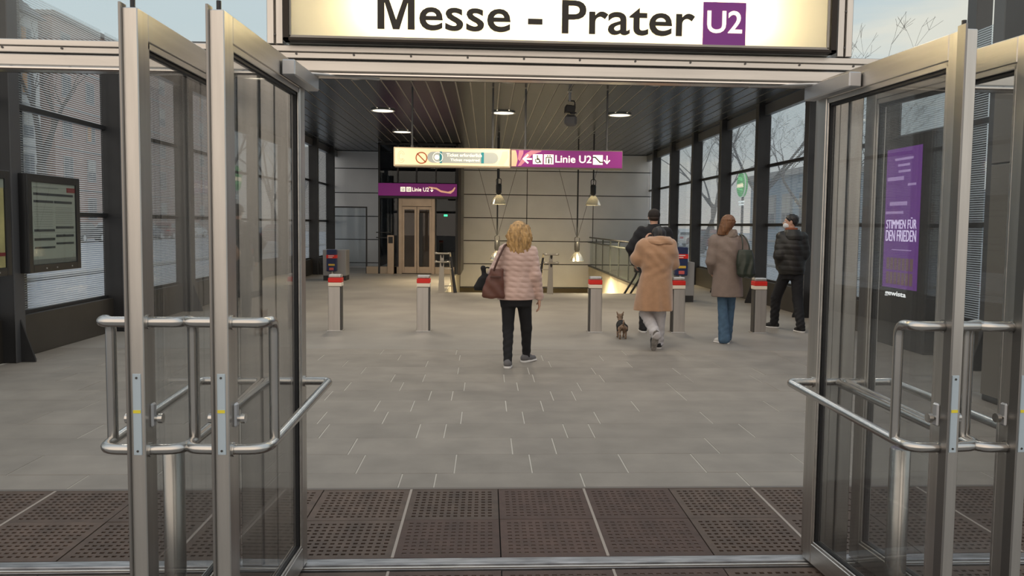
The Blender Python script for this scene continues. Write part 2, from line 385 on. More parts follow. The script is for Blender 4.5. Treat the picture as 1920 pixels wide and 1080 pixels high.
for (xa, xb) in ((-1.085, -.835), (1.53, 1.695), (-3.55, -3.37), (4.09, 4.27)):
    p = thing('post', None); p.parent = wf
    w3 = (xb-xa)
    MB().box(xa, xa+w3*.36, 3.60, 3.74, 0, 2.19, .004).build('post_profile', STEEL, p)
    MB().box(xb-w3*.36, xb, 3.60, 3.74, 0, 2.19, .004).build('post_profile', STEEL, p)
    MB().box(xa+w3*.38, xb-w3*.38, 3.615, 3.74, 0, 2.19, .003).build('post_profile', STEEL, p)
    MB().box(xa+.01, xb-.01, 3.66, 3.735, 0, 2.19).build('post_core', GASKET, p)
for (xa, xb) in ((-.955, -.885), (1.56, 1.63), (-3.5, -3.43), (4.15, 4.22)):
    m_ = MB(); m_.box(xa, (xa+xb)/2-.003, 3.60, 3.72, 2.32, 3.4, .003); m_.box((xa+xb)/2+.003, xb, 3.60, 3.72, 2.32, 3.4, .003); m_.box(xa+.01, xb-.01, 3.64, 3.71, 2.32, 3.4)
    m_.build('transom_mullion', STEEL, wf)
    for z in (2.36, 2.52, 2.68): o = link('screw', scr, wf); o.location = ((xa+xb)/2, 3.60, z)
for i, (xa, xb) in enumerate(((-3.43, -.955), (1.63, 4.15))):
    MB().box(xa, xb, 3.655, 3.665, 2.318, 3.4).build('transom_pane', CLEAR, wf)
h = MB(); h.box(-5.5, 5.9, 3.60, 3.70, 3.4, 3.5, .004); h.build('header_rail', STEEL_H, wf)

# --- side walls
def side_wall(name, X, s, label, tops):
    # s=+1: inside is towards +X (left wall)
    w = thing(name, label, kind='structure')
    ys = [6.0+s*.2*0+2.6*k + (8.8-8.6 if s > 0 else 0) for k in range(0, 10)]
    ys = [y for y in ys if y < YB-.3]
    return w, ys
WL = thing('wall_left', 'left glazed wall of the hall with black steel posts', kind='structure')
WR = thing('wall_right', 'right glazed wall of the hall with black steel posts', kind='structure')
wcount = [0]
def build_side(w, X, s, y0, frit):
    ys = [y0+2.6*k for k in range(0, 9)]; ys = [y for y in ys if y < YB-.2]
    xi = X+s*.24
    for y in ys:
        zt = 4.3 if y > 13 else (4.14 if y < 10 else 3.92)
        p = thing('post'); p.parent = w
        MB().box(X-s*.02, xi, y-.075, y+.075, 0, zt, .006).build('post_web', DARK, p)
        MB().box(xi, xi+s*.012, y-.095, y+.095, 0, zt, .003).build('post_flange', mat('post_grey', (.075, .075, .078), .45, .2), p)
        MB().prism([(xi, .0), (xi+s*.16, .0), (xi+s*.16, .03), (xi, .5)], 1, y-.012, y+.012).build('post_gusset', DARK, p)
    ends = [3.75]+ys+[YB]
    for a, b in zip(ends[:-1], ends[1:]):
        wcount[0] += 1
        win = thing('window_%d' % wcount[0], None, kind='structure'); win['label'] = 'bay of striped glass in the %s wall of the hall' % ('left' if s > 0 else 'right')
        for z0, z1 in ((.50, 1.60), (1.64, 2.80), (2.84, 4.24 if a > 12 else (4.15 if s > 0 or a < 8 else 3.90))):
            pn = MB().box(X-.005, X+.005, a+.06, b-.06, z0, z1).build('pane', CLEAR, win); pn.data.materials.append(frit)      # ceramic print on the outer face only
            for pl_ in pn.data.polygons: pl_.material_index = 1 if (pl_.center.x-X)*s < -.004 else 0
        for z in (1.62, 2.82):
            MB().box(X-.04, X+.04, a+.06, b-.06, z-.03, z+.03, .004).build('mullion', DARK, win)
        MB().box(X-.03, X+.03, a+.06, b-.06, .44, .51, .004).build('window_sill', DARK, win)
        mm = MB()
        for yy in (a+.17, b-.17): mm.tube([(X+s*.03, yy, .5), (X+s*.03, yy, 3.8)], .006, 6)
        mm.build('tension_rod', DARK, win)
        MB().box(X-.02, X+s*.10, a+.06, b-.06, .0, .47, .006).build('base_panel', DARKW, w)
    MB().box(X-.08, X+s*.2, 13.0, YB, 4.18, 4.34, .01).build('wall_beam', DARK, w)
    MB().box(X-.01, X+s*.12, 13.0, YB, 3.84, 4.05, .004).build('head_panel', mat('head_panel', (.20, .21, .23), .35, .5), w)
build_side(WL, XL, 1, 6.4, FRIT_L)
build_side(WR, XR, -1, 6.0, FRIT_R)

# --- rear wall of metal panels
wb = thing('wall_back', 'rear wall of large brushed metal panels with dark joints', kind='structure')
MB().box(-5.6, 6.1, YB+.03, YB+.25, -3.6, 4.3).build('wall_core', GASKET, wb)
xs = [-5.5, -3.3, -.93, 1.41, 3.756, 6.05]
zj = [4.06, 3.455, 2.615, 1.80, .995, .18, -.64, -1.45, -2.3, -3.2]
for i in range(len(xs)-1):
    for j in range(len(zj)-1):
        if zj[j+1] < -.5 and (i in (0, 1, 4)): 
            if zj[j] < .1: continue
        z0 = zj[j+1]
        MB().box(xs[i]+.012, xs[i+1]-.012, YB, YB+.03, z0+.014, zj[j]-.014, .004).build('wall_panel', PANEL, wb)
MB().box(-.95, 3.6, YB-.04, YB-.001, -.86, -.66, .004).build('skirting', mat('bronze_skirting', (.10, .08, .045), .5, .3), wb)
# --- ceiling of long lamellas
ce = thing('ceiling', 'dark grey glossy ceiling of long metal lamellas', kind='structure')
MB().box(-5.3, 5.75, 13.0, YB, ZC+.03, 4.3).build('ceiling_core', CEILJ, ce)
n = 42; pw = 11.0/n
pm = MB().box(.006, pw-.022, 13.0, YB, .016, .034, .003).mesh('ceiling_plank', CEIL)
for k in range(n):
    o = link('ceiling_plank', pm, ce); o.location = (-5.28+pw*k, 0, ZC)
MB().box(-5.3, 5.75, 12.9, 13.0, ZC-.06, 4.32, .01).build('ceiling_edge', DARK, ce)
# --- stairwell
st = thing('trim_2', 'sunken stairwell walls and stairs below the floor edge', kind='structure')
WELL = mat('well_plaster', (.52, .48, .38), .6, var=.06, scale=2)
MB().box(-1.15, -.93, 18.52, YB-.002, -3.6, -.004).build('well_wall', WELL, st)
MB().box(3.63, 3.85, 18.52, YB-.002, -3.6, .12).build('well_wall', WELL, st)
MB().box(-1.0, 3.7, 18.4, 18.6, -3.6, -.31).build('well_wall', WELL, st)
MB().box(-1.0, 3.7, 18.38, 18.50, -.3, .004, .004).build('floor_nosing', mat('nosing', (.20, .19, .17), .5, .4), st)
MB().box(-1.0, 3.7, 18.4, YB, -3.7, -3.6).build('well_floor', SLAB, st)
MB().box(3.60, 3.70, 18.6, YB-.01, .121, .165, .005).build('kerb_rail', DARK, st)
for k in range(18):
    MB().box(1.75, 3.6, 18.6+k*.3, 18.9+k*.3, -.17*(k+2), -.17*(k+1), .004).build('stair_step', SLAB, st)

# ================================================================== DOOR LEAVES
PLATE = mat('pale_blue_plate', (.50, .60, .68), .45, .3)
YEL = mat('yellow_label', (.80, .68, .05), .5)
def bendpath(pts, r, n=6):
    out = [Vector(pts[0])]
    for i in range(1, len(pts)-1):
        p = Vector(pts[i]); a = (Vector(pts[i-1])-p); b = (Vector(pts[i+1])-p)
        rr = min(r, a.length*.49, b.length*.49); a.normalize(); b.normalize()
        p0 = p+a*rr; p1 = p+b*rr
        for k in range(n+1):
            t = k/n; out.append(p0*(1-t)**2 + p*2*t*(1-t) + p1*t*t)
    out.append(Vector(pts[-1])); return out
def door_leaf(idx, X, label, closer, L=.998, hinge=3.635, rot=0.):
    d = thing('door_%d' % idx, label, None, (X, hinge, 0), -PI/2+rot, kind='structure')
    T = .024; ZT = 2.217
    MB().box(0, .078, -T, T, .012, ZT, .003).build('hinge_stile', STEEL, d)
    fs = MB().box(L-.082, L, -T, T, .012, ZT, .003).build('free_stile', STEEL, d)
    MB().box(L-.03, L+.012, -T-.006, -T+.002, .012, ZT+.014, .001).build('edge_flange', mat('edge_flange', (.30, .29, .28), .4, 1.), fs)
    MB().box(.078, L-.082, -T, T, ZT-.090, ZT, .003).build('top_rail', STEEL_H, d)
    MB().box(.078, L-.082, -T, T, .012, .105, .003).build('bottom_rail', STEEL_H, d)
    g = MB()
    x0, x1, z0, z1 = .078, L-.082, .105, ZT-.090
    for s in (-1, 1):
        ya, yb = s*.013, s*.021
        g.box(x0, x0+.014, ya, yb, z0, z1, .002); g.box(x1-.014, x1, ya, yb, z0, z1, .002)
        g.box(x0, x1, ya, yb, z1-.022, z1, .002); g.box(x0, x1, ya, yb, z0, z0+.014, .002)
    g.build('glazing_bead', STEEL_H, d)
    k = MB(); k.box(x0, x0+.020, -.012, .012, z0, z1); k.box(x1-.018, x1, -.012, .012, z0, z1); k.box(x0, x1, -.012, .012, z1-.034, z1); k.box(x0, x1, -.012, .012, z0, z0+.018)
    k.build('gasket', GASKET, d)
    MB().box(x0+.005, x1-.005, -.005, .005, z0+.005, z1-.005).build('door_pane', LEAFG, d)
    for s in (-1, 1):
        o = s*.135; hb = MB()
        R = .0175
        hb.tube(bendpath([(L-.036, s*.02, .80), (L-.036, o, .802), (.10, o, .845), (.035, o, .848), (.035, s*.02, .848)], .085), R, 14)
        h_ = hb.build('push_bar', TUBE, d, True)
        hb = MB(); hb.tube(bendpath([(L-.036, s*.02, 1.222), (L-.036, o, 1.222), (L-.125, o, 1.222), (L-.125, o, .806)], .055), R, 14)
        hb.build('pull_handle', TUBE, d, True)
        c_ = MB()
        for (xx, zz) in ((L-.036, .80), (L-.036, 1.222), (.035, .848)): c_.tube([(xx, s*.022, zz), (xx, s*.030, zz)], .024, 16)
        c_.build('handle_collar', TUBE, d, True)
        lk = MB().box(L-.070, L-.038, s*.022, s*.034, .872, .952, .006).build('lock_plate', ALU, d)
        MB().tube([(L-.054, s*.03, .90), (L-.054, s*.052, .90)], .010, 14).tube([(L-.054, s*.046, .90), (L-.054, s*.060, .90)], .016, 14).build('lock_knob', TUBE, lk, True)
    pl = MB().box(L-.001, L+.003, -.013, .013, .792, 1.058, .001).build('strike_plate', PLATE, d); pl['label'] = 'pale blue strip on the door edge'
    MB().box(L+.002, L+.0045, -.012, .012, .930, .940).build('warning_label', YEL, pl)
    for z in (.805, 1.045): MB().tube([(L+.002, 0, z), (L+.0045, 0, z)], .004, 8).build('screw', MATS['screw_dark'], pl)
    MB().cyl(L-.035, -.004, ZT-.002, ZT+.035, .008, 10).build('top_bolt', DARK, d, True)
    if closer:
        s = closer
        cb = MB().box(-.02, .375, s*.028, s*.082, 2.128, 2.19, .005).build('door_closer', ALU, d)
        MB().tube([(.06, s*.06, 2.192), (-.01, s*.35, 2.186)], .007, 8).build('closer_arm', TUBE, cb)
    return d
door_leaf(1, -.826, 'open glass door leaf left of the doorway, nearest to the opening', 1, rot=-.029)
door_leaf(2, -1.122, 'second open glass door leaf at far left, beside the nearer one', -1)
door_leaf(3, 1.519, 'open glass door leaf right of the doorway with a bollard behind it', -1, rot=.078)
door_leaf(4, 1.742, 'open glass door leaf at the far right, cut by the photo edge', 1, rot=.100)
for X, lab, y in ((1.715, 'round steel door stop post behind the right door', 3.2), (-1.225, 'round steel door stop post behind the left doors', 3.2)):
    p = thing('door_stop_post', lab, 'bollard', (X, y, 0), group=None)
    MB().lathe([(.041, -.003), (.041, .645), (.037, .650), (0, .651)], 24).build('post_tube', TUBE, p, True)
    MB().lathe([(.06, -.003), (.06, .006), (.042, .008)], 24).build('foot_ring', STEEL, p, True)

# ================================================================== STATION SIGN
sg = thing('station_sign', 'large backlit station name sign with purple line square above the doorway', 'sign', (0, 0, 0))
fx0, fx1, fz0, fz1 = -.873, 1.535, 2.325, 2.78
f_ = MB(); f_.box(fx0, fx1, 3.545, 3.595, fz0, fz0+.014, .002); f_.box(fx0, fx0+.026, 3.545, 3.595, fz0, fz1, .002); f_.box(fx1-.026, fx1, 3.545, 3.595, fz0, fz1, .002); f_.box(fx0, fx1, 3.545, 3.595, fz1-.014, fz1, .002)
f_.build('outer_frame', mat('sign_frame_dark', (.028, .022, .018), .45, .5), sg)
px0, px1, pz0, pz1 = -.847, 1.500, 2.343, 2.762
f_ = MB(); f_.box(px0-.004, px1+.004, 3.553, 3.565, pz0-.006, pz0+.007, .001); f_.box(px0-.004, px0+.006, 3.553, 3.565, pz0, pz1, .001); f_.box(px1-.006, px1+.004, 3.553, 3.565, pz0, pz1, .001)
f_.build('panel_trim', mat('grey_trim', (.36, .34, .31), .5, .3), sg)
m = bpy.data.materials.new('opal_acrylic'); m.use_nodes = True; t = m.node_tree; t.nodes.clear()
o_ = t.nodes.new('ShaderNodeOutputMaterial'); tl = t.nodes.new('ShaderNodeBsdfTranslucent'); tl.inputs[0].default_value = (.94, .87, .68, 1)
df = t.nodes.new('ShaderNodeBsdfDiffuse'); df.inputs[0].default_value = (.72, .70, .64, 1); mxs = t.nodes.new('ShaderNodeMixShader'); mxs.inputs[0].default_value = .42
t.links.new(tl.outputs[0], mxs.inputs[1]); t.links.new(df.outputs[0], mxs.inputs[2])
gl = t.nodes.new('ShaderNodeBsdfGlossy'); gl.inputs['Roughness'].default_value = .25; mxg = t.nodes.new('ShaderNodeMixShader'); mxg.inputs[0].default_value = .05
t.links.new(mxs.outputs[0], mxg.inputs[1]); t.links.new(gl.outputs[0], mxg.inputs[2]); t.links.new(mxg.outputs[0], o_.inputs[0])
MB().add([(px0, 3.562, pz0), (px1, 3.562, pz0), (px1, 3.562, pz1), (px0, 3.562, pz1)], [(0, 1, 2, 3)]).build('light_panel', m, sg)
b_ = MB(); b_.box(fx0+.005, fx1-.005, 3.72, 3.73, fz0+.01, fz1-.01)
for (a0, a1, c0, c1) in ((fx0+.005, fx1-.005, fz0+.002, fz0+.012), (fx0+.005, fx1-.005, fz1-.012, fz1-.002)): b_.box(a0, a1, 3.575, 3.73, c0, c1)
b_.box(fx0+.002, fx0+.012, 3.575, 3.73, fz0+.01, fz1-.01); b_.box(fx1-.012, fx1-.002, 3.575, 3.73, fz0+.01, fz1-.01)
b_.build('light_box', mat('box_white', (.75, .74, .70), .6), sg)
TUBEM = mat('lamp_tube', (1., .89, .62), .5, emit=24.)
for (xa, xb) in ((-.56, .05), (.12, .62), (.70, 1.24)):
    for z in (2.46, 2.62): MB().tube([(xa, 3.655, z), (xb, 3.655, z)], .013, 10).build('lamp_tube', TUBEM, sg, True)
MB().prism([(-.475, 2.384), (-.475, 2.527), (-.431, 2.527), (-.3955, 2.425), (-.360, 2.527), (-.316, 2.527), (-.316, 2.384), (-.346, 2.384), (-.346, 2.497), (-.3815, 2.384), (-.4095, 2.384), (-.445, 2.497), (-.445, 2.384)], 1, 3.5555, 3.5595).build('letter', INK, sg)
text('esse - Prater', -.297, .903, 2.383, 2.526, 3.5595, INK, sg, bold=.013)
MB().box(.938, 1.128, 3.555, 3.5605, 2.350, 2.534).build('line_square', PURPLE, sg)
text('U2', .956, 1.111, 2.400, 2.497, 3.555, mat('sign_letters_cream', (.95, .86, .68), .4, emit=.75), sg, bold=.03)

# ================================================================== HANGING SIGNS
LIT = mat('lit_cream', (.86, .70, .43), .4, emit=.46)
LITW = mat('lit_letters', (1., .90, .72), .4, emit=.80)
PURL = mat('lit_purple', (.205, .018, .17), .35, emit=.25)
SKIN_ART = mat('lit_skin_tone', (.62, .33, .20), .4, emit=.6)
def arrow_left(x, z, s, y, m, par):
    mb = MB(); stroke([(x+s, z), (x, z)], s*.2, y-.004, y, mb); stroke([(x+s*.55, z+s*.5), (x+.02*s, z), (x+s*.55, z-s*.5)], s*.2, y-.004, y, mb); return mb.build('arrow', m, par)
def arrow_down(x, z, s, y, m, par):
    mb = MB(); stroke([(x, z+s/2), (x, z-s/2)], s*.16, y-.004, y, mb); stroke([(x-s*.36, z-s*.1), (x, z-s/2), (x+s*.36, z-s*.1)], s*.16, y-.004, y, mb); return mb.build('arrow', m, par)
def picto_wheel(x, z, s, y, par):
    q = MB().box(x, x+s, y-.003, y, z, z+s).build('wheelchair_pictogram', LITW, par)
    mb = MB(); P = lambda a, b: (x+a*s, z+b*s)
    o = arc(x+.50*s, z+.36*s, .22*s, PI*.75, PI*2.05, 14); stroke(o, s*.085, y-.006, y-.003, mb)
    stroke([P(.46, .70), P(.47, .46), P(.66, .46), P(.76, .20), P(.84, .22)], s*.10, y-.006, y-.003, mb); stroke([P(.47, .58), P(.64, .58)], s*.085, y-.006, y-.003, mb)
    mb.prism(arc(x+.46*s, z+.82*s, .075*s, 0, 2*PI, 12)[:-1], 1, y-.006, y-.003); mb.build('pictogram_figure', INK, q)
def picto_lift(x, z, s, y, par):
    q = MB().box(x, x+s, y-.003, y, z, z+s).build('lift_pictogram', LITW, par)
    mb = MB(); P = lambda a, b: (x+a*s, z+b*s)
    stroke([P(.22, .10), P(.22, .70), P(.78, .70), P(.78, .10)], s*.085, y-.006, y-.003, mb)
    stroke([P(.32, .80), P(.38, .90), P(.44, .80)], s*.07, y-.006, y-.003, mb); stroke([P(.56, .90), P(.62, .80), P(.68, .90)], s*.07, y-.006, y-.003, mb)
    stroke([P(.5, .46), P(.5, .12)], s*.14, y-.006, y-.003, mb); mb.prism(arc(x+.5*s, z+.56*s, .06*s, 0, 2*PI, 10)[:-1], 1, y-.006, y-.003)
    mb.build('pictogram_figure', INK, q)
YS = 14.9
hs = thing('hanging_sign', 'long lit sign box with cream left half and purple line half hung from the ceiling', 'sign')
CASE = mat('sign_casing', (.20, .17, .15), .4, .6)
MB().box(-1.70, .425, YS, YS+.22, 2.595, 2.945, .008).build('casing', mat('cream_casing', (.55, .45, .32), .5), hs)
MB().box(.43, 2.50, YS, YS+.22, 2.600, 2.945, .008).build('casing', CASE, hs)
cw_ = MB().box(-1.675, .405, YS-.006, YS+.01, 2.625, 2.925, .002).build('lit_panel', LIT, hs); cw_['label'] = 'cream lit panel'
pw_ = MB().box(.445, 2.485, YS-.006, YS+.01, 2.622, 2.925, .002).build('lit_panel', PURL, hs); pw_['label'] = 'purple lit panel'
yy = YS-.006
ringmb(-1.195, 2.755, .088, .108, yy-.004, yy).build('prohibition_ring', mat('sign_red', (.42, .10, .03), .4, emit=.25), cw_)
stroke([(-1.27, 2.83), (-1.12, 2.68)], .02, yy-.004, yy).build('prohibition_bar', MATS['sign_red'], cw_)
rr = arc(-.99, 2.77, .10, PI/2, PI*1.5, 8)+arc(.10, 2.77, .10, -PI/2, PI/2, 8)
MB().prism(rr, 1, yy-.003, yy).build('grey_plaque', mat('lit_grey', (.33, .34, .30), .4, emit=.55), cw_)
text('Ticket erforderlich', -.74, -.10, 2.785, 2.845, yy-.003, LITW, cw_, bold=.01)
text('Ticket required', -.67, -.14, 2.690, 2.750, yy-.003, LITW, cw_, bold=.01)
TEAL = mat('lit_teal', (.02, .20, .22), .4, emit=.4)
MB().box(-.865, -.825, yy-.006, yy-.002, 2.665, 2.875).build('teal_bar', TEAL, cw_); MB().box(-.11, -.06, yy-.006, yy-.002, 2.670, 2.872).build('teal_bar', TEAL, cw_)
MB().prism(arc(-.915, 2.77, .045, 0, 2*PI, 16)[:-1], 1, yy-.007, yy-.003).build('ticket_symbol', LITW, cw_)
ringmb(-.90, 2.77, .085, .093, yy-.0065, yy-.003, 24).build('symbol_ring', LITW, cw_)
mb = MB()
for r_ in (.055, .085): stroke([(-1.56+p[0]*.75, 2.77+p[1]*1.25) for p in arc(0, 0, r_, .4, 2*PI-.5, 18)], .006, yy-.003, yy, mb)
stroke([(-1.585, 2.74), (-1.56, 2.72), (-1.535, 2.74)], .006, yy-.003, yy, mb); mb.build('line_drawing', mat('lit_sketch', (.50, .40, .27), .4, emit=.5), cw_)
MB().prism([(.20, 2.66), (.30, 2.65), (.385, 2.80), (.375, 2.90), (.28, 2.89), (.25, 2.78)], 1, yy-.003, yy).build('printed_shape', mat('lit_beige', (.60, .47, .32), .4, emit=.62), cw_)
mb = MB().prism([(.445, 2.63), (.53, 2.63), (.555, 2.74), (.54, 2.86), (.52, 2.92), (.445, 2.92)], 1, yy-.003, yy); mb.build('printed_arm', SKIN_ART, pw_)
mb = MB(); mb.prism([(.56, 2.635), (.62, 2.64), (.73, 2.75), (.82, 2.84), (.98, 2.90), (1.0, 2.92), (.80, 2.92), (.70, 2.86), (.62, 2.74)], 1, yy-.003, yy); mb.prism([(.56, 2.76), (.60, 2.72), (.66, 2.86), (.66, 2.92), (.58, 2.92)], 1, yy-.003, yy)
mb.build('printed_leaf_shape', mat('lit_mauve', (.42, .16, .20), .4, emit=.5), pw_)
arrow_left(.665, 2.766, .145, yy, LITW, pw_)
picto_wheel(.836, 2.675, .178, yy, pw_); picto_lift(1.040, 2.675, .178, yy, pw_)
text('Linie U2', 1.250, 1.918, 2.707, 2.845, yy, LITW, pw_, bold=.022)
q = MB().box(1.945, 2.125, yy-.003, yy, 2.680, 2.856).build('escalator_pictogram', LITW, pw_)
stroke([(1.945, 2.815), (1.985, 2.815), (2.075, 2.725), (2.125, 2.725)], .022, yy-.006, yy-.003).build('pictogram_line', INK, q)
arrow_down(2.203, 2.775, .135, yy, LITW, pw_)
for x in (-1.372, .10, .70, 2.21): MB().tube([(x, YS+.11, 2.94), (x, YS+.11, ZC)], .018, 10).tube([(x, YS+.11, 2.94), (x, YS+.11, 2.99)], .03, 10).build('hanger_rod', mat('rod_grey', (.12, .12, .12), .4, .6), hs)

# ================================================================== CEILING LIGHTS
for r, (y, xsr) in enumerate(((14.1, (-2.31, .355, 2.96)), (18.2, (-2.31, .355, 2.96)), (22.3, (-2.31,)))):  # nearest row is added for more light, hidden by the door header
    for i, x in enumerate(xsr):
        lab = {(1, 0): 'round recessed ceiling light left of the hanging sign rods', (1, 1): 'round recessed ceiling light in the middle above the hanging sign',
               (1, 2): 'round recessed ceiling light right of the ceiling camera', (2, 0): 'smallest round ceiling light, furthest back at the left'}.get((r, i), ['left', 'middle', 'right'][i]+' added ceiling light in the row hidden by the door header')
        c = thing('ceiling_light', lab, 'ceiling light', (x, y, ZC), group='round recessed ceiling lights')
        MB().lathe([(.26, 0), (.27, -.012), (.235, -.016), (.225, .02)], 32).build('trim_ring', WHITE, c, True)
        MB().lathe([(0, -.010), (.15, -.010), (.226, -.004)], 32).build('diffuser', mat('diffuser', (1., .90, .70), .5, emit=2.2), c, True)
        ld = bpy.data.lights.new('downlight_beam', 'SPOT'); ld.energy = HALL_W; ld.color = (1., .86, .66); ld.spot_size = 2.5; ld.spot_blend = .8; ld.shadow_soft_size = .20
        lo = bpy.data.objects.new('downlight_beam', ld); COL.objects.link(lo); lo.parent = c; lo.location = (0, 0, -.05)

for yb_ in (6.4, 9.6):  # beams, columns and lamps added above the view to brighten the front floor
    bm_ = tag(MB().box(XL, XR, yb_-.12, yb_+.12, 4.75, 4.95, .01).build('added_light_beam', DARK), 'added dark steel cross beam, out of view, carrying fill lights over the %s part of the hall' % ('front' if yb_ < 8 else 'middle'), 'beam')
    for x in (XL-.15, XR+.15): tag(MB().box(x-.1, x+.1, yb_-.1, yb_+.1, -.05, 4.749, .01).build('added_beam_column', DARK), 'added dark steel column carrying the %s end of the %s roof beam' % ('left' if x < 0 else 'right', 'front' if yb_ < 8 else 'middle'), 'column')
    for i, x in enumerate((-3.2, -.6, 2.0, 4.2)):
        c = thing('ceiling_light', '%s added fill light under the %s added beam' % (['leftmost', 'left middle', 'right middle', 'rightmost'][i], 'front' if yb_ < 8 else 'second'), 'ceiling light', (x, yb_, 4.75), group='round fill lights on the added beams')
        MB().lathe([(.20, 0), (.21, -.03), (.18, -.035), (.17, -.01)], 28).build('trim_ring', WHITE, c, True)
        MB().lathe([(0, -.025), (.10, -.025), (.172, -.018)], 28).build('diffuser', MATS['diffuser'], c, True)
        ld = bpy.data.lights.new('downlight_beam', 'SPOT'); ld.energy = FRONT_FILL_W; ld.color = (1., .90, .76); ld.spot_size = 2.7; ld.spot_blend = .8; ld.shadow_soft_size = .2
        lo = bpy.data.objects.new('downlight_beam', ld); COL.objects.link(lo); lo.parent = c; lo.location = (0, 0, -.08)
# ================================================================== PENDANT LAMPS
CHROME = mat('lamp_reflector', (.80, .80, .78), .22, 1.)
_t = CHROME.node_tree; _o = _t.nodes['Material Output']; _b = _t.nodes['Principled BSDF']; _tl = _t.nodes.new('ShaderNodeBsdfTranslucent'); _tl.inputs[0].default_value = (.8, .78, .7, 1); _m = _t.nodes.new('ShaderNodeMixShader'); _m.inputs[0].default_value = .07
_t.links.new(_b.outputs[0], _m.inputs[1]); _t.links.new(_tl.outputs[0], _m.inputs[2]); _t.links.new(_m.outputs[0], _o.inputs[0])      # prismatic glass shade that lets some light out
def pendant(x, z, label, rod_top, wires, Y=22.0):
    p = thing('pendant_lamp', label, 'pendant lamp', (x, Y, z), group='industrial pendant lamps over the stairs')
    MB().lathe([(.205, 0), (.21, .008), (.19, .06), (.15, .15), (.10, .22), (.065, .26), (.05, .27)], 28).build('reflector', CHROME, p, True)
    MB().lathe([(.0, .245), (.055, .265), (.062, .30), (.075, .32), (.078, .52), (.06, .56), (0, .56)], 20).build('gear_housing', DARK, p, True)
    MB().ico((0, 0, .13), .075, (1, 1, 1.2)).build('bulb', mat('lamp_bulb', (1., .82, .50), .4, emit=14.), p, True)
    mb = MB(); mb.tube(bendpath([(-.06, 0, .52), (-.07, 0, .70), (.07, 0, .70), (.06, 0, .52)], .06), .010, 8); mb.build('bracket', DARK, p, True)
    MB().tube([(0, 0, .69), (0, 0, rod_top-z)], .022, 10).build('suspension_rod', DARK, p, True)
    if wires:
        mb = MB()
        for s in (-1, 1): mb.tube([(s*.03, 0, .74), (s*.62, 0, 2.9)], .006, 6)
        mb.build('guy_wire', DARK, p)
    ld = bpy.data.lights.new('lamp_beam', 'SPOT'); ld.energy = PEND_W; ld.color = (1., .80, .48); ld.spot_size = 2.4; ld.spot_blend = .6; ld.shadow_soft_size = .1
    lo = bpy.data.objects.new('lamp_beam', ld); COL.objects.link(lo); lo.parent = p; lo.location = (0, 0, .0)
pendant(.32, 2.11, 'upper left metal pendant lamp above the blonde woman', ZC, False)
pendant(2.895, 2.115, 'upper right metal pendant lamp below the purple sign', ZC, False)
pendant(2.62, .532, 'low hanging metal pendant lamp left of the glass balustrade', ZC, True, 23.3)
pendant(.306, .548, 'low pendant lamp half hidden behind the blonde hair', ZC, True, 23.3)

# ================================================================== CEILING CAMERA
cc = thing('ceiling_camera', 'black surveillance camera on a short rod below the ceiling', 'camera', (1.53, 15.2, ZC))
MB().tube([(0, 0, 0), (0, 0, -.18)], .022, 12).lathe([(.05, 0), (.05, -.01), (.022, -.015)], 16).build('mount_rod', ALU, cc, True)
hb = MB(); hb.tube(bendpath([(-.03, 0, -.17), (.09, 0, -.17), (.10, 0, -.27)], .03), .012, 8); hb.build('bracket', BLACK, cc, True)
MB().box(-.05, .13, -.18, .12, -.40, -.27, .012, Matrix.Rotation(.12, 4, 'Y')).build('housing', BLACK, cc)
MB().lathe([(.06, 0), (.06, -.02), (.0, -.02)], 16, (.06, -.10, -.40)).build('lens', mat('camera_lens', (.02, .02, .03), .1), cc, True)
MB().box(-.09, .14, -.04, .08, -.64, -.42, .05).build('speaker_box', mat('speaker_grey', (.16, .16, .165), .5), cc)

# ================================================================== TICKET GATE BOLLARDS
BST = mat('bollard_steel', (.55, .52, .49), .36, .85, var=.08, scale=4, stretch=(6, 6, .5))
def bollard(x, label, first=None):
    if first: o = copy_tree(first); o.location = (x, 11.75, 0); o['label'] = label; return o
    b = thing('gate_post', label, 'bollard', (x, 11.75, 0), group='red banded gate posts across the hall')
    MB().box(-.095, .075, -.06, .10, .0, .64, .006).build('post_body', BST, b)
    MB().box(-.096, .096, -.066, .106, .70, .765, .006).build('red_band', RED, b)
    MB().box(-.095, .095, -.064, .104, .645, .698, .005).build('reflective_band', CREAM, b)
    MB().box(-.09, .09, -.06, .10, .766, .815, .012).build('post_cap', BST, b)
    MB().box(.075, .093, -.045, .085, .0, .64, .004).build('side_recess', mat('recess_dark', (.10, .095, .09), .5, .6), b)
    MB().box(-.11, .11, -.08, .12, -.002, .008, .003).build('foot_plate', BST, b)
    return b
bl = bollard(-2.17, 'leftmost red banded steel gate post, in front of the blue ticket stamper')
bollard(-.905, 'red banded steel gate post left of the blonde woman', bl)
bollard(1.60, 'red banded steel gate post left of the small dog', bl)
bollard(2.83, 'red banded steel gate post at the right of the camel coat', bl)
bollard(4.05, 'red banded steel gate post between grey coat and black jacket', bl)
for o in [x for x in bpy.data.objects if x.name.startswith('gate_post')]:
    if o.location.x > 1.2:
        for ch in o.children:
            if ch.name.startswith(('side_recess', 'post_body')): ch.scale.x = -1

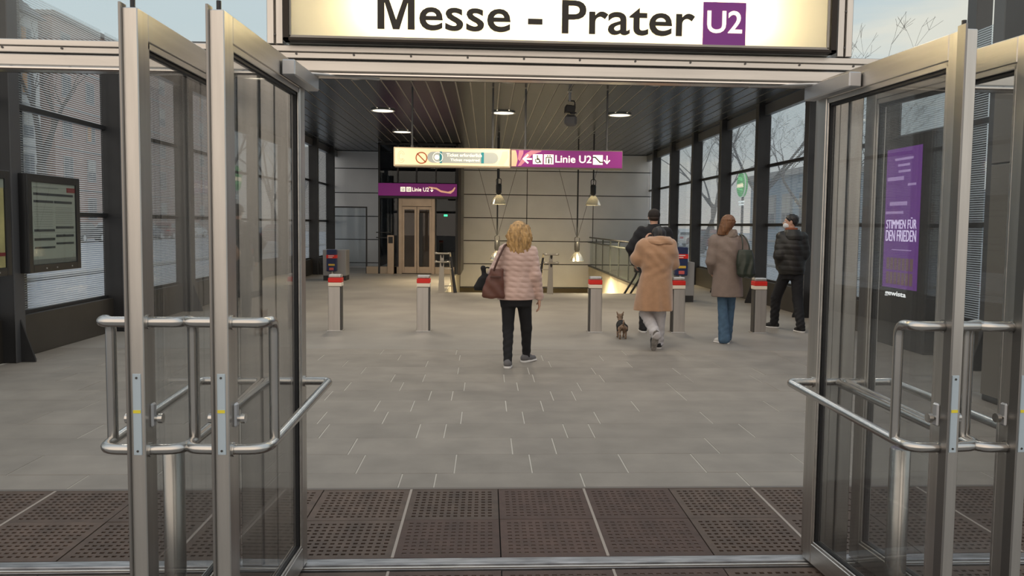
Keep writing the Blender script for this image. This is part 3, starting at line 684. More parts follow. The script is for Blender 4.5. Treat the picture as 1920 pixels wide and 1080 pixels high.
# ================================================================== TICKET STAMPERS ON GREY CABINETS
BLUE = mat('machine_blue', (.012, .022, .085), .4)
def stamper(loc, label, cabw, cabx, caph, machx, machz, side):
    p = thing('ticket_stamper', label, 'ticket machine', loc)
    MB().box(cabx, cabx+cabw, 0, .55, .13, caph, .01).build('cabinet', mat('cabinet_grey', (.33, .33, .34), .4, .5), p)
    MB().box(cabx+.01, cabx+cabw-.01, .01, .54, 0, .13).build('plinth', DARK, p)
    mw, mh = .26, .58
    m_ = MB().box(machx, machx+mw, -.17, .0, machz, machz+mh, .015).build('stamper_body', BLUE, p)
    MB().box(machx-.004, machx+mw+.004, -.175, 0, machz+mh*.60, machz+mh*.76, .004).build('red_label', RED, m_)
    t_ = MB(); t_.box(machx+.05, machx+.20, -.178, -.174, machz+mh*.70, machz+mh*.73); t_.box(machx+.05, machx+.16, -.178, -.174, machz+mh*.63, machz+mh*.66); t_.build('label_print', WHITE, m_)
    MB().box(machx+.05, machx+.22, -.178, -.168, machz+.15, machz+.20, .004).build('ticket_slot', mat('slot_yellow', (.65, .42, .06), .5), m_)
    MB().box(machx+.07, machx+.19, -.178, -.168, machz+.03, machz+.10, .004).build('arrow_label', mat('label_red', (.55, .10, .10), .5), m_)
    MB().cyl(machx+mw/2, -.08, 0, machz, .03, 12).build('stand_tube', STEEL, p, True)
stamper((0, 22.0, 0), 'blue ticket stamper on a grey cabinet at the left wall', .62, -4.40, .83, -4.27, .26, 1)
stamper((0, 16.5, 0), 'blue ticket stamper on a grey cabinet right of the camel coat', .44, 3.87, .83, 3.865, .56, 1)

# ================================================================== LIFT
BRONZE = mat('warm_steel', (.46, .36, .27), .34, .85, var=.06, scale=4)
lf = thing('lift_shaft', 'glazed lift shaft with steel doors and purple lit sign band', 'lift', (0, 25.3, 0))
for (x, w_) in ((-3.36, .06), (-.97, .07), (-2.78, .05), (-1.60, .04)):
    MB().box(x, x+w_, 0, .09, 0, ZC, .004).build('shaft_post', DARK, lf)
MB().box(-.90, -.80, -.02, 3.1, -.02, ZC, .006).build('corner_post', mat('corner_steel', (.06, .052, .045), .4, .5), lf)
for (xa, xb, z0, z1) in ((-3.30, -2.78, .22, 2.36), (-1.56, -.97, .22, 2.36), (-3.30, -2.2, 2.83, 4.0), (-2.16, -.97, 2.83, 4.0)):
    MB().box(xa, xb, .03, .045, z0, z1).build('shaft_pane', SHAFTG, lf)
MB().box(-2.205, -2.155, .0, .06, 2.83, ZC, .003).build('shaft_mullion', DARK, lf)
MB().box(-3.36, -.90, .0, .08, 3.98, ZC, .003).build('shaft_head', DARK, lf)
MB().box(-3.33, -3.315, .1, 3.1, .22, 4.0).build('shaft_pane', SHAFTG, lf)
MB().box(-3.3, -.95, 3.0, 3.1, 0, ZC).build('shaft_rear', mat('shaft_dark', (.05, .05, .055), .6), lf)
MB().box(-2.1, -1.7, 2.4, 2.6, 0, ZC).build('guide_rail', DARK, lf)
fr = MB(); fr.box(-2.725, -2.62, -.03, .06, 0, 2.36, .004); fr.box(-1.71, -1.605, -.03, .06, 0, 2.36, .004); fr.box(-2.62, -1.71, -.03, .06, 2.10, 2.36, .004); fr.build('door_frame', BRONZE, lf)
for (xa, xb) in ((-2.62, -2.17), (-2.16, -1.71)):
    d_ = MB(); d_.box(xa, xa+.07, 0, .035, .02, 2.09, .003); d_.box(xb-.07, xb, 0, .035, .02, 2.09, .003); d_.box(xa+.07, xb-.07, 0, .035, .02, .22, .003); d_.box(xa+.07, xb-.07, 0, .035, 2.0, 2.09, .003)
    dd = d_.build('lift_door', BRONZE, lf)
    MB().box(xa+.07, xb-.07, .012, .022, .22, 2.0).build('door_pane', glassmat('lift_door_glass', (.60, .58, .56), .22, hazecol=(.34, .27, .22)) if 'lift_door_glass' not in MATS else MATS['lift_door_glass'], dd)  # warm haze colour stands in for reflections on the lift door panes
MB().box(-2.10, -1.98, -.012, .05, .25, 1.9, .003).build('door_edge_guard', BLACK, lf)
for (xa, xb) in ((-3.30, -2.78), (-2.95, -2.72), (-1.60, -1.0)): MB().box(xa, xb, -.01, .05, 0, .22, .004).build('plinth_panel', mat('plinth_warm', (.42, .34, .26), .45, .5), lf)
MB().box(-3.06, -2.86, -.14, -.02, 0, 1.2, .006).build('call_post', BRONZE, lf)
MB().box(-3.03, -2.89, -.15, -.138, .95, 1.15, .004).build('call_panel', BLACK, lf)
MB().box(-1.33, -1.22, -.005, .03, 1.80, 1.86, .003).build('indicator', mat('green_light', (.05, .7, .3), .4, emit=1.5), lf)
sb = MB().box(-3.34, -.93, -.12, .03, 2.42, 2.80, .006).build('sign_band', PURL, lf); sb['label'] = 'purple lit sign band'
MB().box(-3.34, -.93, -.12, .03, 2.34, 2.415, .003).build('band_dark_strip', BLACK, lf)  # plain black strip below the sign band
y_ = -.12
q = []
for i, x in enumerate((-2.66, -2.48)):
    o = MB().box(x, x+.145, y_-.004, y_, 2.545, 2.69).build('pictogram', LITW, sb)
    mb = MB(); stroke([(x+.035, 2.56), (x+.035, 2.65), (x+.11, 2.65), (x+.11, 2.56)], .012, y_-.007, y_-.004, mb); stroke([(x+.072, 2.62), (x+.072, 2.57)], .02, y_-.007, y_-.004, mb); mb.build('pictogram_figure', INK, o)
text('Linie U2', -2.305, -1.79, 2.555, 2.68, y_, LITW, sb, bold=.022)
arrow_down(-1.70, 2.615, .11, y_, LITW, sb)
MB().prism([(-1.80, 2.71), (-1.55, 2.68), (-1.42, 2.60), (-1.2, 2.56), (-1.08, 2.60), (-1.0, 2.70), (-.97, 2.69), (-1.02, 2.58), (-1.12, 2.50), (-1.42, 2.54), (-1.58, 2.63), (-1.78, 2.66)], 1, y_-.003, y_).build('printed_arm', SKIN_ART, sb)
# glass partition left of the lift
gp = thing('glass_partition', 'low dark framed glass partition left of the lift', 'partition', (0, 25.3, 0))
f_ = MB(); f_.box(-4.73, -3.70, 0, .05, 2.03, 2.07, .003); f_.box(-4.73, -4.69, 0, .05, 0, 2.03, .003); f_.box(-3.74, -3.70, 0, .05, 0, 2.03, .003); f_.build('frame', DARK, gp)
MB().box(-4.69, -3.74, .02, .03, .22, 2.03).build('partition_pane', glassmat('partition_glass', (.88, .92, .95), .04), gp)
MB().box(-3.72, -3.36, -.01, .05, 0, .22, .004).build('plinth_panel', MATS['plinth_warm'], gp)
h_ = MB()
for z in (1.12, 1.28): h_.tube([(-3.42, -.02, z), (-2.98, -.02, z)], .016, 8)
h_.build('cross_rail', DARK, gp)

# ================================================================== STAIR HANDRAILS AND BALUSTRADE
RAIL = mat('rail_steel', (.42, .39, .34), .34, .8)
def handrail(x, s, label):
    p = thing('stair_handrail', label, 'handrail', (x, 18.25, 0))
    MB().prism([(-.09, 0), (.05, 0), (.03, .86), (-.045, .86)], 1, -.03, .03).build('post', RAIL, p)
    for z, b in ((.90, 0), (.71, 1)):
        mb = MB(); mb.tube(bendpath([(-.16*s, .35, z), (-.16*s, -.08, z), (.16*s, -.08, z), (.16*s, .3, z), (.16*s, 4.5, z-2.6)], .07), .021, 10); mb.build('rail', RAIL, p, True)
        MB().tube([(0, 0, z-.11), (0, -.03, z-.02)], .028, 10).build('rail_bracket', DARK, p, True)
    MB().prism([(.155*s, .82), (.20*s, .82), (.33*s, .0), (.25*s, .0)] if s > 0 else [(.155*s, .82), (.20*s, .82), (.33*s, .0), (.25*s, .0)], 1, .10, .16).build('slanted_leg', DARK, p)
    mb = MB()
    for z in (.16, .55): mb.tube([(.02*s, .06, z), (.24*s, .12, z)], .012, 8)
    mb.build('cross_bar', RAIL, p, True)
handrail(-.99, 1, 'steel stair handrail end left of the blonde woman')
handrail(1.47, -1, 'steel stair handrail end right of the blonde woman')
hr = thing('stair_handrail', 'dark double handrail descending behind the camel coat', 'handrail', (3.3, 18.3, 0))
for dx in (0, .14):
    MB().tube([(dx-.12, .25, -.05), (dx+.12, .1, .40), (dx+.17, .08, .55)], .024, 10).build('rail', DARK, hr, True)
MB().box(.10, .45, .02, .16, .50, .62, .01).build('rail_bracket', DARK, hr); MB().box(.28, .36, .04, .12, 0, .52, .005).build('post', DARK, hr)
ba = thing('glass_balustrade', 'glass balustrade with steel posts along the right side of the stairwell', 'balustrade', (3.65, 0, 0))
for i in range(6):
    y = 19.0+1.55*i
    MB().box(-.012, .012, y+.09, min(y+1.46, YB-.02), .17, 1.02).build('balustrade_pane', glassmat('balustrade_glass', (.80, .88, .86), .05, hazecol=(.35, .4, .4)), ba)
    MB().box(-.02, .02, y-.03, y+.03, .0, 1.12, .004).build('post', mat('balustrade_steel', (.11, .12, .115), .45, .5), ba)
MB().tube([(0, 18.9, 1.15), (0, YB-.03, 1.15)], .022, 10).build('top_rail', DARK, ba, True)
MB().tube([(-.06, 18.9, .98), (-.06, YB-.03, .98)], .018, 10).build('hand_rail', MATS['balustrade_steel'], ba, True)

# ================================================================== POSTER CASES ON THE LEFT WALL
PAPER = mat('poster_paper', (.34, .35, .29), .5)
BARK = mat('poster_bar', (.03, .03, .03), .5)
def poster_case(y0, y1, label, kind):
    z0, z1 = .965, 2.05
    p = thing('poster_case', label, 'poster case', (-4.97, y0, z0)); w = y1-y0; h = z1-z0
    c_ = MB(); c_.box(-.11, 0, 0, w, 0, h, .006); c_.build('case_body', mat('case_black', (.016, .016, .017), .3), p)
    c_ = MB(); c_.box(0, .022, 0, .085, 0, h, .004); c_.box(0, .022, w-.085, w, 0, h, .004); c_.box(0, .022, .085, w-.085, 0, .085, .004); c_.box(0, .022, .085, w-.085, h-.085, h, .004); c_.build('case_frame', MATS['case_black'], p)
    s = MB().box(0, .006, .09, w-.09, .088, h-.088).build('poster', PAPER if kind == 0 else mat('poster_map', (.50, .42, .18), .5, var=.3, scale=3), p)
    X = lambda a: .09+a*(w-.18); Z = lambda a: .088+a*(h-.176)
    if kind == 0:
        b = MB()
        for (a0, a1, c0, c1) in ((.05, .95, .845, .875), (.05, .48, .755, .785), (.50, .92, .755, .785), (.05, .5, .40, .43), (.53, .95, .435, .465), (.05, .5, .29, .32), (.53, .95, .33, .36), (.05, .5, .19, .215), (.53, .95, .235, .26)):
            b.box(.006, .009, X(a0), X(a1), Z(c0), Z(c1))
        b.build('print_bar', BARK, s)
        b = MB(); b.box(.006, .008, X(.05), X(.60), Z(.935), Z(.95))
        for k in range(9): b.box(.006, .0075, X(.06), X(.46), Z(.70-.03*k), Z(.706-.03*k)); b.box(.006, .0075, X(.53), X(.93), Z(.70-.025*k), Z(.706-.025*k))
        b.build('print_line', mat('print_grey', (.22, .22, .19), .5), s)
        MB().box(.006, .009, X(.80), X(1.0), Z(.90), Z(.96)).build('corner_mark', mat('mark_red', (.22, .02, .02), .4), s)
        MB().box(.006, .008, X(.0), X(1.0), Z(0), Z(.06)).build('footer_strip', mat('footer_grey', (.16, .16, .14), .5), s)
    else:
        MB().box(.006, .009, X(.86), X(1), Z(.13), Z(.17)).build('corner_mark', MATS['mark_red'], s)
        MB().box(.006, .008, X(0), X(1), Z(.9), Z(1)).build('header_strip', PAPER, s)
    MB().box(.010, .013, .08, w-.08, .08, h-.08).build('case_pane', CLEAR, p)
    b = MB()
    for yy_ in (.3*w, .5*w, .8*w): b.tube([(.02, yy_, .04), (.03, yy_, .04)], .008, 8)
    b.build('lock', ALU, p)
poster_case(9.02, 10.14, 'black framed notice case with timetable bars on the left wall', 0)
poster_case(7.56, 8.70, 'black framed map case cut by the left photo edge', 1)

# ================================================================== DIGITAL DISPLAY, SERVICE CABINET
dp = thing('digital_display', 'tall purple lit advertising display behind the right door glass', 'display', (5.42, 10.74, 0))
MB().box(0, .22, -1.06, .16, .0, 2.78, .015).build('display_case', BLACK, dp)
SCRN = mat('screen_purple', (.19, .05, .33), .3, emit=.42)
sc_ = MB().box(-.006, 0, -.86, .02, .78, 2.62).build('screen', SCRN, dp)
LET = mat('screen_letters', (.80, .70, .95), .4, emit=.9)
def dtext(s, a, b, z0, z1, m=LET): text(s, a, b, z0, z1, -.006, m, sc_, bold=.0, facing='-x')
dtext('STIMMEN FÜR', .03, .80, 1.565, 1.71); dtext('DEN FRIEDEN', .03, .80, 1.40, 1.545)
b = MB()
for (a, w, z, h) in ((.20, .50, 1.28, .012), (.02, .42, 2.20, .05), (.10, .45, 1.87, .05), (.0, .46, 1.76, .035), (.28, .3, 2.38, .03), (.2, .46, 2.46, .03), (.30, .3, 2.30, .03), (.55, .2, 2.12, .03)): b.box(-.009, -.006, -a-w, -a, z, z+h)
b.build('print_line', mat('screen_pale', (.45, .30, .60), .4, emit=.6), sc_)
PF = mat('photo_strip', (.22, .13, .14), .4, emit=.35); b = MB()
for r in range(2):
    for k in range(7): b.box(-.010, -.006, -.08-.10*k-.075, -.08-.10*k, 1.02-.19*r, 1.18-.19*r)
b.build('portrait_tile', PF, sc_)
text('gewista', .06, .60, .655, .735, -.0, mat('lit_logo', (.9, .9, .9), .4, emit=1.2), dp, bold=.03, facing='-x')
scb = thing('service_cabinet', 'tall plain grey metal cabinet behind the far right door', 'cabinet', (4.54, 0, 0))
CABM = mat('cabinet_beige', (.17, .155, .135), .5, .2, var=.06, scale=2)
for (ya, yb) in ((4.72, 5.51), (5.52, 6.31), (6.32, 7.11)):
    MB().box(0, .05, ya, yb, .06, 2.14, .004).build('cabinet_door', CABM, scb); MB().box(0, .05, ya, yb, 2.155, 2.98, .004).build('cabinet_upper_panel', CABM, scb)
MB().box(.02, .80, 4.71, 7.12, .0, 3.0, .006).build('cabinet_body', mat('cabinet_dark', (.05, .047, .043), .5, .3), scb)

# ================================================================== OUTSIDE: BUILDINGS
def building(name, label, X, y0, y1, z1, wallc, s, winc, floors, cols, roof=None, depth=12):
    b = thing(name, label, 'building', (X, y0, 0)); L = y1-y0
    core = MB().box(0, -s*depth, 0, L, -.1, z1).build('wall', mat(name+label[:6]+'_wall', wallc, .85, var=.08, scale=.4), b)
    fr = mat('window_surround', (.30, .29, .28), .7); gl_ = mat('window_dark', (.05, .06, .075), .15); cur = mat('curtain_warm', (.46, .25, .12), .7); cur2 = mat('curtain_pale', (.42, .40, .36), .7)
    fh = (z1-1.2)/floors; cw = L/cols
    wf_ = MB().box(-.03, .06, -.75, .75, -.95, .95, .02).mesh('window_frame', fr); wp = MB().box(.02, .075, -.62, .62, -.82, .82).mesh('window_pane', gl_); 
    wc = MB().box(.06, .08, -.62, .0, -.82, .82).mesh('curtain', cur); wc2 = MB().box(.06, .08, -.62, .62, -.1, .82).mesh('blind', cur2)
    bar = MB().box(.07, .09, -.03, .03, -.82, .82).mesh('window_bar', fr)
    for f in range(floors):
        for c in range(cols):
            w = link('window', wf_, b); w.location = (0, cw*(c+.5), .9+fh*(f+.5)); w.rotation_euler.z = 0 if s > 0 else PI
            for me in [wp, bar]+([wc] if random.random() < winc else ([wc2] if random.random() < .4 else [])): link(me.name.split('.')[0], me, w)
        MB().box(0, s*.08, 0, L, .75+fh*f, .87+fh*f).build('string_course', MATS['window_surround'], b)
    if roof:
        rm = mat('slate_roof', (.07, .075, .085), .7)
        MB().prism([(s*.5, z1), (-s*depth*.5, z1+roof), (-s*(depth+.5), z1)], 1, -.4, L+.4).build('roof', rm, b)
    else:
        MB().box(s*.35, -s*depth, -.2, L+.2, z1, z1+.35, .03).build('cornice', MATS['window_surround'], b)
building('apartment_building', 'pale apartment block with a slate roof seen through the left windows', -34, 22, 64, 16.6, (.52, .50, .47), 1, .35, 5, 12, 5.5)
building('apartment_building', 'brick apartment block further along the street on the left', -34, 66, 120, 17.5, (.36, .24, .20), 1, .3, 5, 14)
building('apartment_building', 'grey office block far off behind the trees on the right', 70, 40, 120, 7.0, (.20, .24, .29), -1, .1, 3, 18)
building('pavilion', 'low blue grey flat roofed pavilion beyond the right windows', 16.5, 40, 50, 4.4, (.22, .30, .38), -1, .0, 1, 4, None, 5)
building('apartment_building', 'dark low block behind the forecourt at the right', 22, 6, 22, 7.0, (.22, .19, .17), -1, .2, 2, 5)
building('apartment_building', 'distant street block closing the view behind the hall', -26, 150, 170, 15, (.33, .31, .29), 1, .2, 4, 5)
# ================================================================== BARE TREES
BARKM = mat('tree_bark', (.075, .065, .058), .9, var=.2, scale=6)
def tree(x, y, H, label, seed, lean=0., first=.28, levels=5, r0=.16):
    rs = random.Random(seed); trunk = MB(); twigs = MB()
    def grow(p, d, l, r, lv):
        n = 4 if lv <= 1 else 2; pts = [p]; q = p; dd = d
        for i in range(n):
            dd = (dd+Vector((rs.uniform(-1, 1), rs.uniform(-1, 1), rs.uniform(-.3, .6)))*.13).normalized(); q = q+dd*(l/n); pts.append(q)
        rad = [max(r*(1-.38*i/n), .006) for i in range(n+1)]
        (trunk if lv == 0 else twigs).tube(pts, r, 7 if lv == 0 else (5 if lv < 3 else 3), False, rad)
        if lv >= levels: return
        k = 3 if lv == 0 else rs.choice((2, 3, 3))
        for i in range(k):
            a = rs.uniform(0, 2*PI); up = rs.uniform(.35, .75)
            side = Vector((math.cos(a), math.sin(a), 0)); nd = (dd*up*1.4+side*(1-up)*1.3+Vector((0, 0, .22))).normalized()
            f = 1.0 if i == 0 else rs.uniform(.55, .95)
            grow(pts[-1] if i < 2 or lv == 0 else pts[n//2+1], nd, l*rs.uniform(.62, .84)*f if lv else H*.26*rs.uniform(.8, 1.1), rad[-1]*.78, lv+1)
    t_ = thing('bare_tree', label, 'tree', (x, y, -.06))
    grow(Vector((0, 0, 0)), Vector((lean, 0, 1)).normalized(), H*first, r0, 0)
    trunk.build('trunk', BARKM, t_, True); tag(twigs.build('branches', BARKM, t_, True), kind='stuff')
tree(-14.5, 27.5, 7.6, 'bare forked street tree seen through the front left window', 3, .03, .46, 5, .24)
tree(-13.5, 44, 9, 'bare street tree further along the left pavement', 5, 0, .3, 5)
tree(-13.5, 58, 9, 'most distant bare street tree on the left pavement', 9, 0, .3, 5)
for i, (x, y, H, lb) in enumerate(((12.6, 31.5, 8.0, 'nearest bare tree beyond the right windows, at their front bay'), (13.4, 39, 13, 'bare tree above the pavilion roof on the right'), (13.2, 49, 12, 'bare tree right of the round green sign'),
        (17, 60, 13, 'bare tree in the middle bay of the right windows'), (21, 71, 13, 'bare tree behind the rear right windows'), (14, 82, 12, 'bare tree seen in the rearmost right bay'), (25, 72, 14, 'tall bare tree standing back from the right pavement'), (27, 33, 13, 'bare tree standing back behind the pavilion'))):
    tree(x, y, H, lb, 20+i, random.uniform(-.05, .05), .24, 6 if i < 5 else 5, .17)
# ================================================================== PARKED CARS
def car(x, y, rz, col, label, group, van=False):
    c = thing('parked_car', label, 'car', (x, y, -.05), rz, group)
    pm = mat('car_paint_'+col[1:], col, .25, .3); gm = mat('car_window', (.02, .025, .03), .08); ty = mat('tyre', (.015, .015, .015), .8)
    hgt = 1.48 if not van else 1.9
    low = [(-2.1, .32), (2.1, .32), (2.12, .62), (1.95, .82), (1.05, .92), (-1.75, .95), (-2.08, .85), (-2.12, .55)]
    bd = MB(); 
    def loft(sections):
        n = len(sections[0]); v = [p for s_ in sections for p in s_]; f = []
        for i in range(len(sections)-1):
            for k in range(n): f.append((i*n+k, i*n+(k+1) % n, (i+1)*n+(k+1) % n, (i+1)*n+k))
        f += [tuple(range(n))[::-1], tuple((len(sections)-1)*n+k for k in range(n))]; return v, f
    bd.add(*loft([[(px*(.97 if abs(w) > .8 else 1), w, pz) for px, pz in low] for w in (-.88, -.80, .80, .88)]))
    up = [(-1.85, .93), (1.0, .90), (.25, hgt-.06), (-.2, hgt), (-1.2, hgt-.02), (-1.65, hgt-.25)]
    bd.add(*loft([[(px, w*(1 if pz < 1.0 else .82), pz) for px, pz in up] for w in (-.80, .80)]))
    bd.build('car_body', pm, c, False)
    g = MB()
    for s in (-1, 1):
        v = [(px, s*(.80*(1-(pz-.93)/(hgt-.93)*.18)+.012), pz) for px, pz in ((-1.55, .98), (.80, .97), (.20, hgt-.10), (-1.35, hgt-.12))]
        g.add(v+[(a, b_-s*.02, d_) for a, b_, d_ in v], [(0, 1, 2, 3), (4, 5, 6, 7), (0, 1, 5, 4), (1, 2, 6, 5), (2, 3, 7, 6), (3, 0, 4, 7)])
    for (xa, za, xb, zb) in ((.95, .94, .28, hgt-.10), (-1.83, 1.0, -1.66, hgt-.28)):
        o_ = .015 if xa > 0 else -.015
        v = [(xa+o_, -.68, za), (xa+o_, .68, za), (xb+o_, .6, zb), (xb+o_, -.6, zb)]; g.add(v+[(a-2*o_, b_, d_) for a, b_, d_ in v], [(0, 1, 2, 3), (7, 6, 5, 4), (0, 1, 5, 4), (1, 2, 6, 5), (2, 3, 7, 6), (3, 0, 4, 7)])
    g.build('car_window', gm, c)
    for sx in (-1.3, 1.32):
        for s in (-1, 1):
            w_ = MB().tube([(sx, s*.70, .32), (sx, s*.90, .32)], .32, 20).build('wheel', ty, c); MB().tube([(sx, s*.89, .32), (sx, s*.905, .32)], .20, 16).build('hub_cap', ALU, w_)
    for s in (-1, 1):
        MB().box(2.02, 2.11, s*.60-.18, s*.60+.18, .62, .76, .03).build('headlamp', mat('headlamp', (.6, .6, .58), .1, emit=.4), c); MB().box(-2.12, -2.04, s*.66-.14, s*.66+.14, .68, .84, .02).build('tail_lamp', mat('tail_lamp', (.5, .02, .02), .2), c)
cols = ['#9aa3ab', '#23272e', '#b8bcc0', '#3b4a63', '#6e1f1f', '#d5d8da']
names = ['silver', 'black', 'light grey', 'blue', 'dark red', 'white']
for i, y in enumerate((55, 60.5, 66, 71.5, 77, 82.5)):
    car(-29.5, y, PI/2, cols[(i*1) % 6], '%s parked car across the street on the left' % names[i], 'parked cars across the left street')
for i, (x, y) in enumerate(((20.5, 37), (15.8, 57), (16, 66))):
    car(x, y, PI/2+.1, cols[(i+3) % 6], '%s parked car outside the right windows' % names[(i+3) % 6], 'parked cars outside on the right')
# round green shop sign
gs = thing('round_shop_sign', 'round green lit sign with a cream script band outside the right windows', 'sign', (12.0, 37.7, 0))
MB().tube([(-.08, 0, 3.58), (.10, 0, 3.58)], .56, 40).build('sign_disc', mat('lit_green', (.035, .30, .06), .4, emit=.7), gs)
rim = MB().tube([(-.02+.0, .58*math.cos(a), 3.58+.58*math.sin(a)) for a in [2*PI*k/40 for k in range(41)]], .03, 6, False); rim.build('sign_rim', mat('rim_pale', (.6, .66, .6), .4, emit=.4), gs)
b = MB()
for k in range(9): 
    yy_ = .40-.10*k; b.box(-.10, -.08, yy_-.032, yy_+.032, 3.50+.012*math.sin(k*2), 3.62+.03*math.sin(k*3)); 
b.box(-.10, -.08, -.46, .46, 3.46, 3.485); b.build('script_band', mat('lit_band', (.95, .78, .55), .4, emit=1.0), gs)
b = MB()
for z, k in ((3.76, .3), (3.84, .25), (3.30, .35)): b.add([(-.09, -k, z), (-.09, k, z+.08), (-.09, k, z+.13), (-.09, -k, z+.05), (-.08, -k, z), (-.08, k, z+.08), (-.08, k, z+.13), (-.08, -k, z+.05)], [(0, 1, 2, 3), (7, 6, 5, 4), (0, 1, 5, 4), (1, 2, 6, 5), (2, 3, 7, 6), (3, 0, 4, 7)])
b.build('bright_streak', mat('lit_green_pale', (.12, .62, .16), .4, emit=.9), gs)
MB().tube([(.05, 0, -.05), (.05, 0, 3.05)], .06, 12).build('sign_pole', DARK, gs, True)
b = MB(); b.box(-.04, .04, -.35, .35, 2.75, 2.83); b.box(-.04, .04, -.30, .30, 2.62, 2.69); b.build('text_bar', mat('lit_white', (.8, .85, .82), .4, emit=.7), gs)

# ================================================================== PEOPLE AND DOG (sculpted as distance fields, meshed with surface nets)
class Field:
    def __init__(s, lo, hi, h):
        s.lo = np.array(lo, float); s.h = h
        s.n = np.ceil((np.array(hi, float)-s.lo)/h).astype(int)+1
        s.D = np.full(s.n, 1.0, np.float32)
        s.ax = [s.lo[i]+h*np.arange(s.n[i]) for i in range(3)]
    def sub(s, lo, hi):
        sl = []; g = []
        for i in range(3):
            a = int(max(0, math.floor((lo[i]-s.lo[i])/s.h))); b = int(min(s.n[i], math.ceil((hi[i]-s.lo[i])/s.h)+1))
            if b <= a: return None, None
            sl.append(slice(a, b)); g.append(s.ax[i][a:b])
        X, Y, Z = np.meshgrid(*g, indexing='ij', sparse=True)
        return tuple(sl), (X, Y, Z)
    def put(s, fn, lo, hi, k, mode='u'):
        p = k+.02; lo = np.array(lo)-p; hi = np.array(hi)+p
        sl, g = s.sub(lo, hi)
        if sl is None: return
        d = np.broadcast_to(fn(*g), s.D[sl].shape).astype(np.float32); D = s.D[sl]
        if mode == 'u':
            if k > 0: h_ = np.maximum(k-np.abs(D-d), 0)/k; s.D[sl] = np.minimum(D, d)-h_*h_*k*.25
            else: s.D[sl] = np.minimum(D, d)
        else: s.D[sl] = np.maximum(D, -d)
    def cap(s, a, b, ra, rb=None, k=.02, mode='u', flat=None):
        rb = ra if rb is None else rb; a = np.array(a, float); b = np.array(b, float); R_ = max(ra, rb)
        ab = b-a; L2 = float(ab@ab) or 1e-9
        def fn(X, Y, Z):
            t_ = np.clip(((X-a[0])*ab[0]+(Y-a[1])*ab[1]+(Z-a[2])*ab[2])/L2, 0, 1)
            dx, dy, dz = X-a[0]-t_*ab[0], Y-a[1]-t_*ab[1], Z-a[2]-t_*ab[2]
            return np.sqrt(dx*dx+dy*dy+dz*dz)-(ra+(rb-ra)*t_)
        s.put(fn, np.minimum(a, b)-R_, np.maximum(a, b)+R_, k, mode)
    def chain(s, pts, rs, k=.02):
        for i in range(len(pts)-1): s.cap(pts[i], pts[i+1], rs[i], rs[i+1], k)
    def ell(s, c, r, k=.02, R=None, mode='u'):
        c = np.array(c, float); r = np.array(r, float); m_ = r.min(); R_ = np.eye(3) if R is None else np.array(R)
        def fn(X, Y, Z):
            x, y, z = X-c[0], Y-c[1], Z-c[2]
            u = [(R_[0][i]*x+R_[1][i]*y+R_[2][i]*z)/r[i] for i in range(3)]
            q = np.sqrt(u[0]**2+u[1]**2+u[2]**2); g = np.sqrt((u[0]/r[0])**2+(u[1]/r[1])**2+(u[2]/r[2])**2)+1e-6
            return q*(q-1)/g
        s.put(fn, c-r.max(), c+r.max(), k, mode)
    def loft(s, prof, k=.02, disp=None, p=2.0, rz=0.):
        P = np.array(sorted(prof), float); z = P[:, 0]; ca, sa = math.cos(rz), math.sin(rz)
        def fn(X, Y, Z):
            cx, cy, rx, ry = [np.interp(Z, z, P[:, i]) for i in (1, 2, 3, 4)]
            x0 = X-cx; y0 = Y-cy; x = x0*ca+y0*sa; y = -x0*sa+y0*ca
            q = (np.abs(x/rx)**p+np.abs(y/ry)**p)**(1/p)
            g = np.sqrt((x/rx**2)**2+(y/ry**2)**2)/np.maximum(np.sqrt((x/rx)**2+(y/ry)**2), 1e-6)+1e-6
            d = (q-1)/g
            if disp is not None: d = d+disp(X, Y, Z)
            return np.maximum(d, np.maximum(z[0]-Z, Z-z[-1]))
        m_ = max(P[:, 3].max(), P[:, 4].max())
        s.put(fn, (P[:, 1].min()-m_, P[:, 2].min()-m_, z[0]), (P[:, 1].max()+m_, P[:, 2].max()+m_, z[-1]), k)
    def displace(s, fn):
        X, Y, Z = np.meshgrid(*s.ax, indexing='ij', sparse=True)
        near = np.abs(s.D) < .05
        s.D = np.where(near, s.D+fn(X, Y, Z).astype(np.float32), s.D)
    def mesh(s, name, m, smooth_iter=1):
        D = np.pad(s.D, 1, constant_values=1.0); ins = D < 0; n = D.shape
        c8 = [(i, j, k) for i in (0, 1) for j in (0, 1) for k in (0, 1)]
        cnt = np.zeros([q-1 for q in n], np.uint8)
        for (i, j, k) in c8: cnt += ins[i:n[0]-1+i, j:n[1]-1+j, k:n[2]-1+k]
        act = np.argwhere((cnt > 0) & (cnt < 8))
        if len(act) == 0: return None
        cor = np.stack([D[act[:, 0]+i, act[:, 1]+j, act[:, 2]+k] for (i, j, k) in c8], 1)
        acc = np.zeros((len(act), 3)); num = np.zeros(len(act))
        for a in range(8):
            for b in range(a+1, 8):
                if sum(abs(c8[a][q]-c8[b][q]) for q in range(3)) != 1: continue
                da, db = cor[:, a], cor[:, b]; x = (da < 0) != (db < 0)
                t_ = np.where(x, da/np.where(x, da-db, 1), 0)
                pa = np.array(c8[a], float); pb = np.array(c8[b], float)
                acc += np.where(x[:, None], pa+(pb-pa)*t_[:, None], 0); num += x
        V = (act+acc/num[:, None]-1)*s.h+s.lo
        ids = np.full(cnt.shape, -1, np.int64); ids[act[:, 0], act[:, 1], act[:, 2]] = np.arange(len(act))
        Q = []
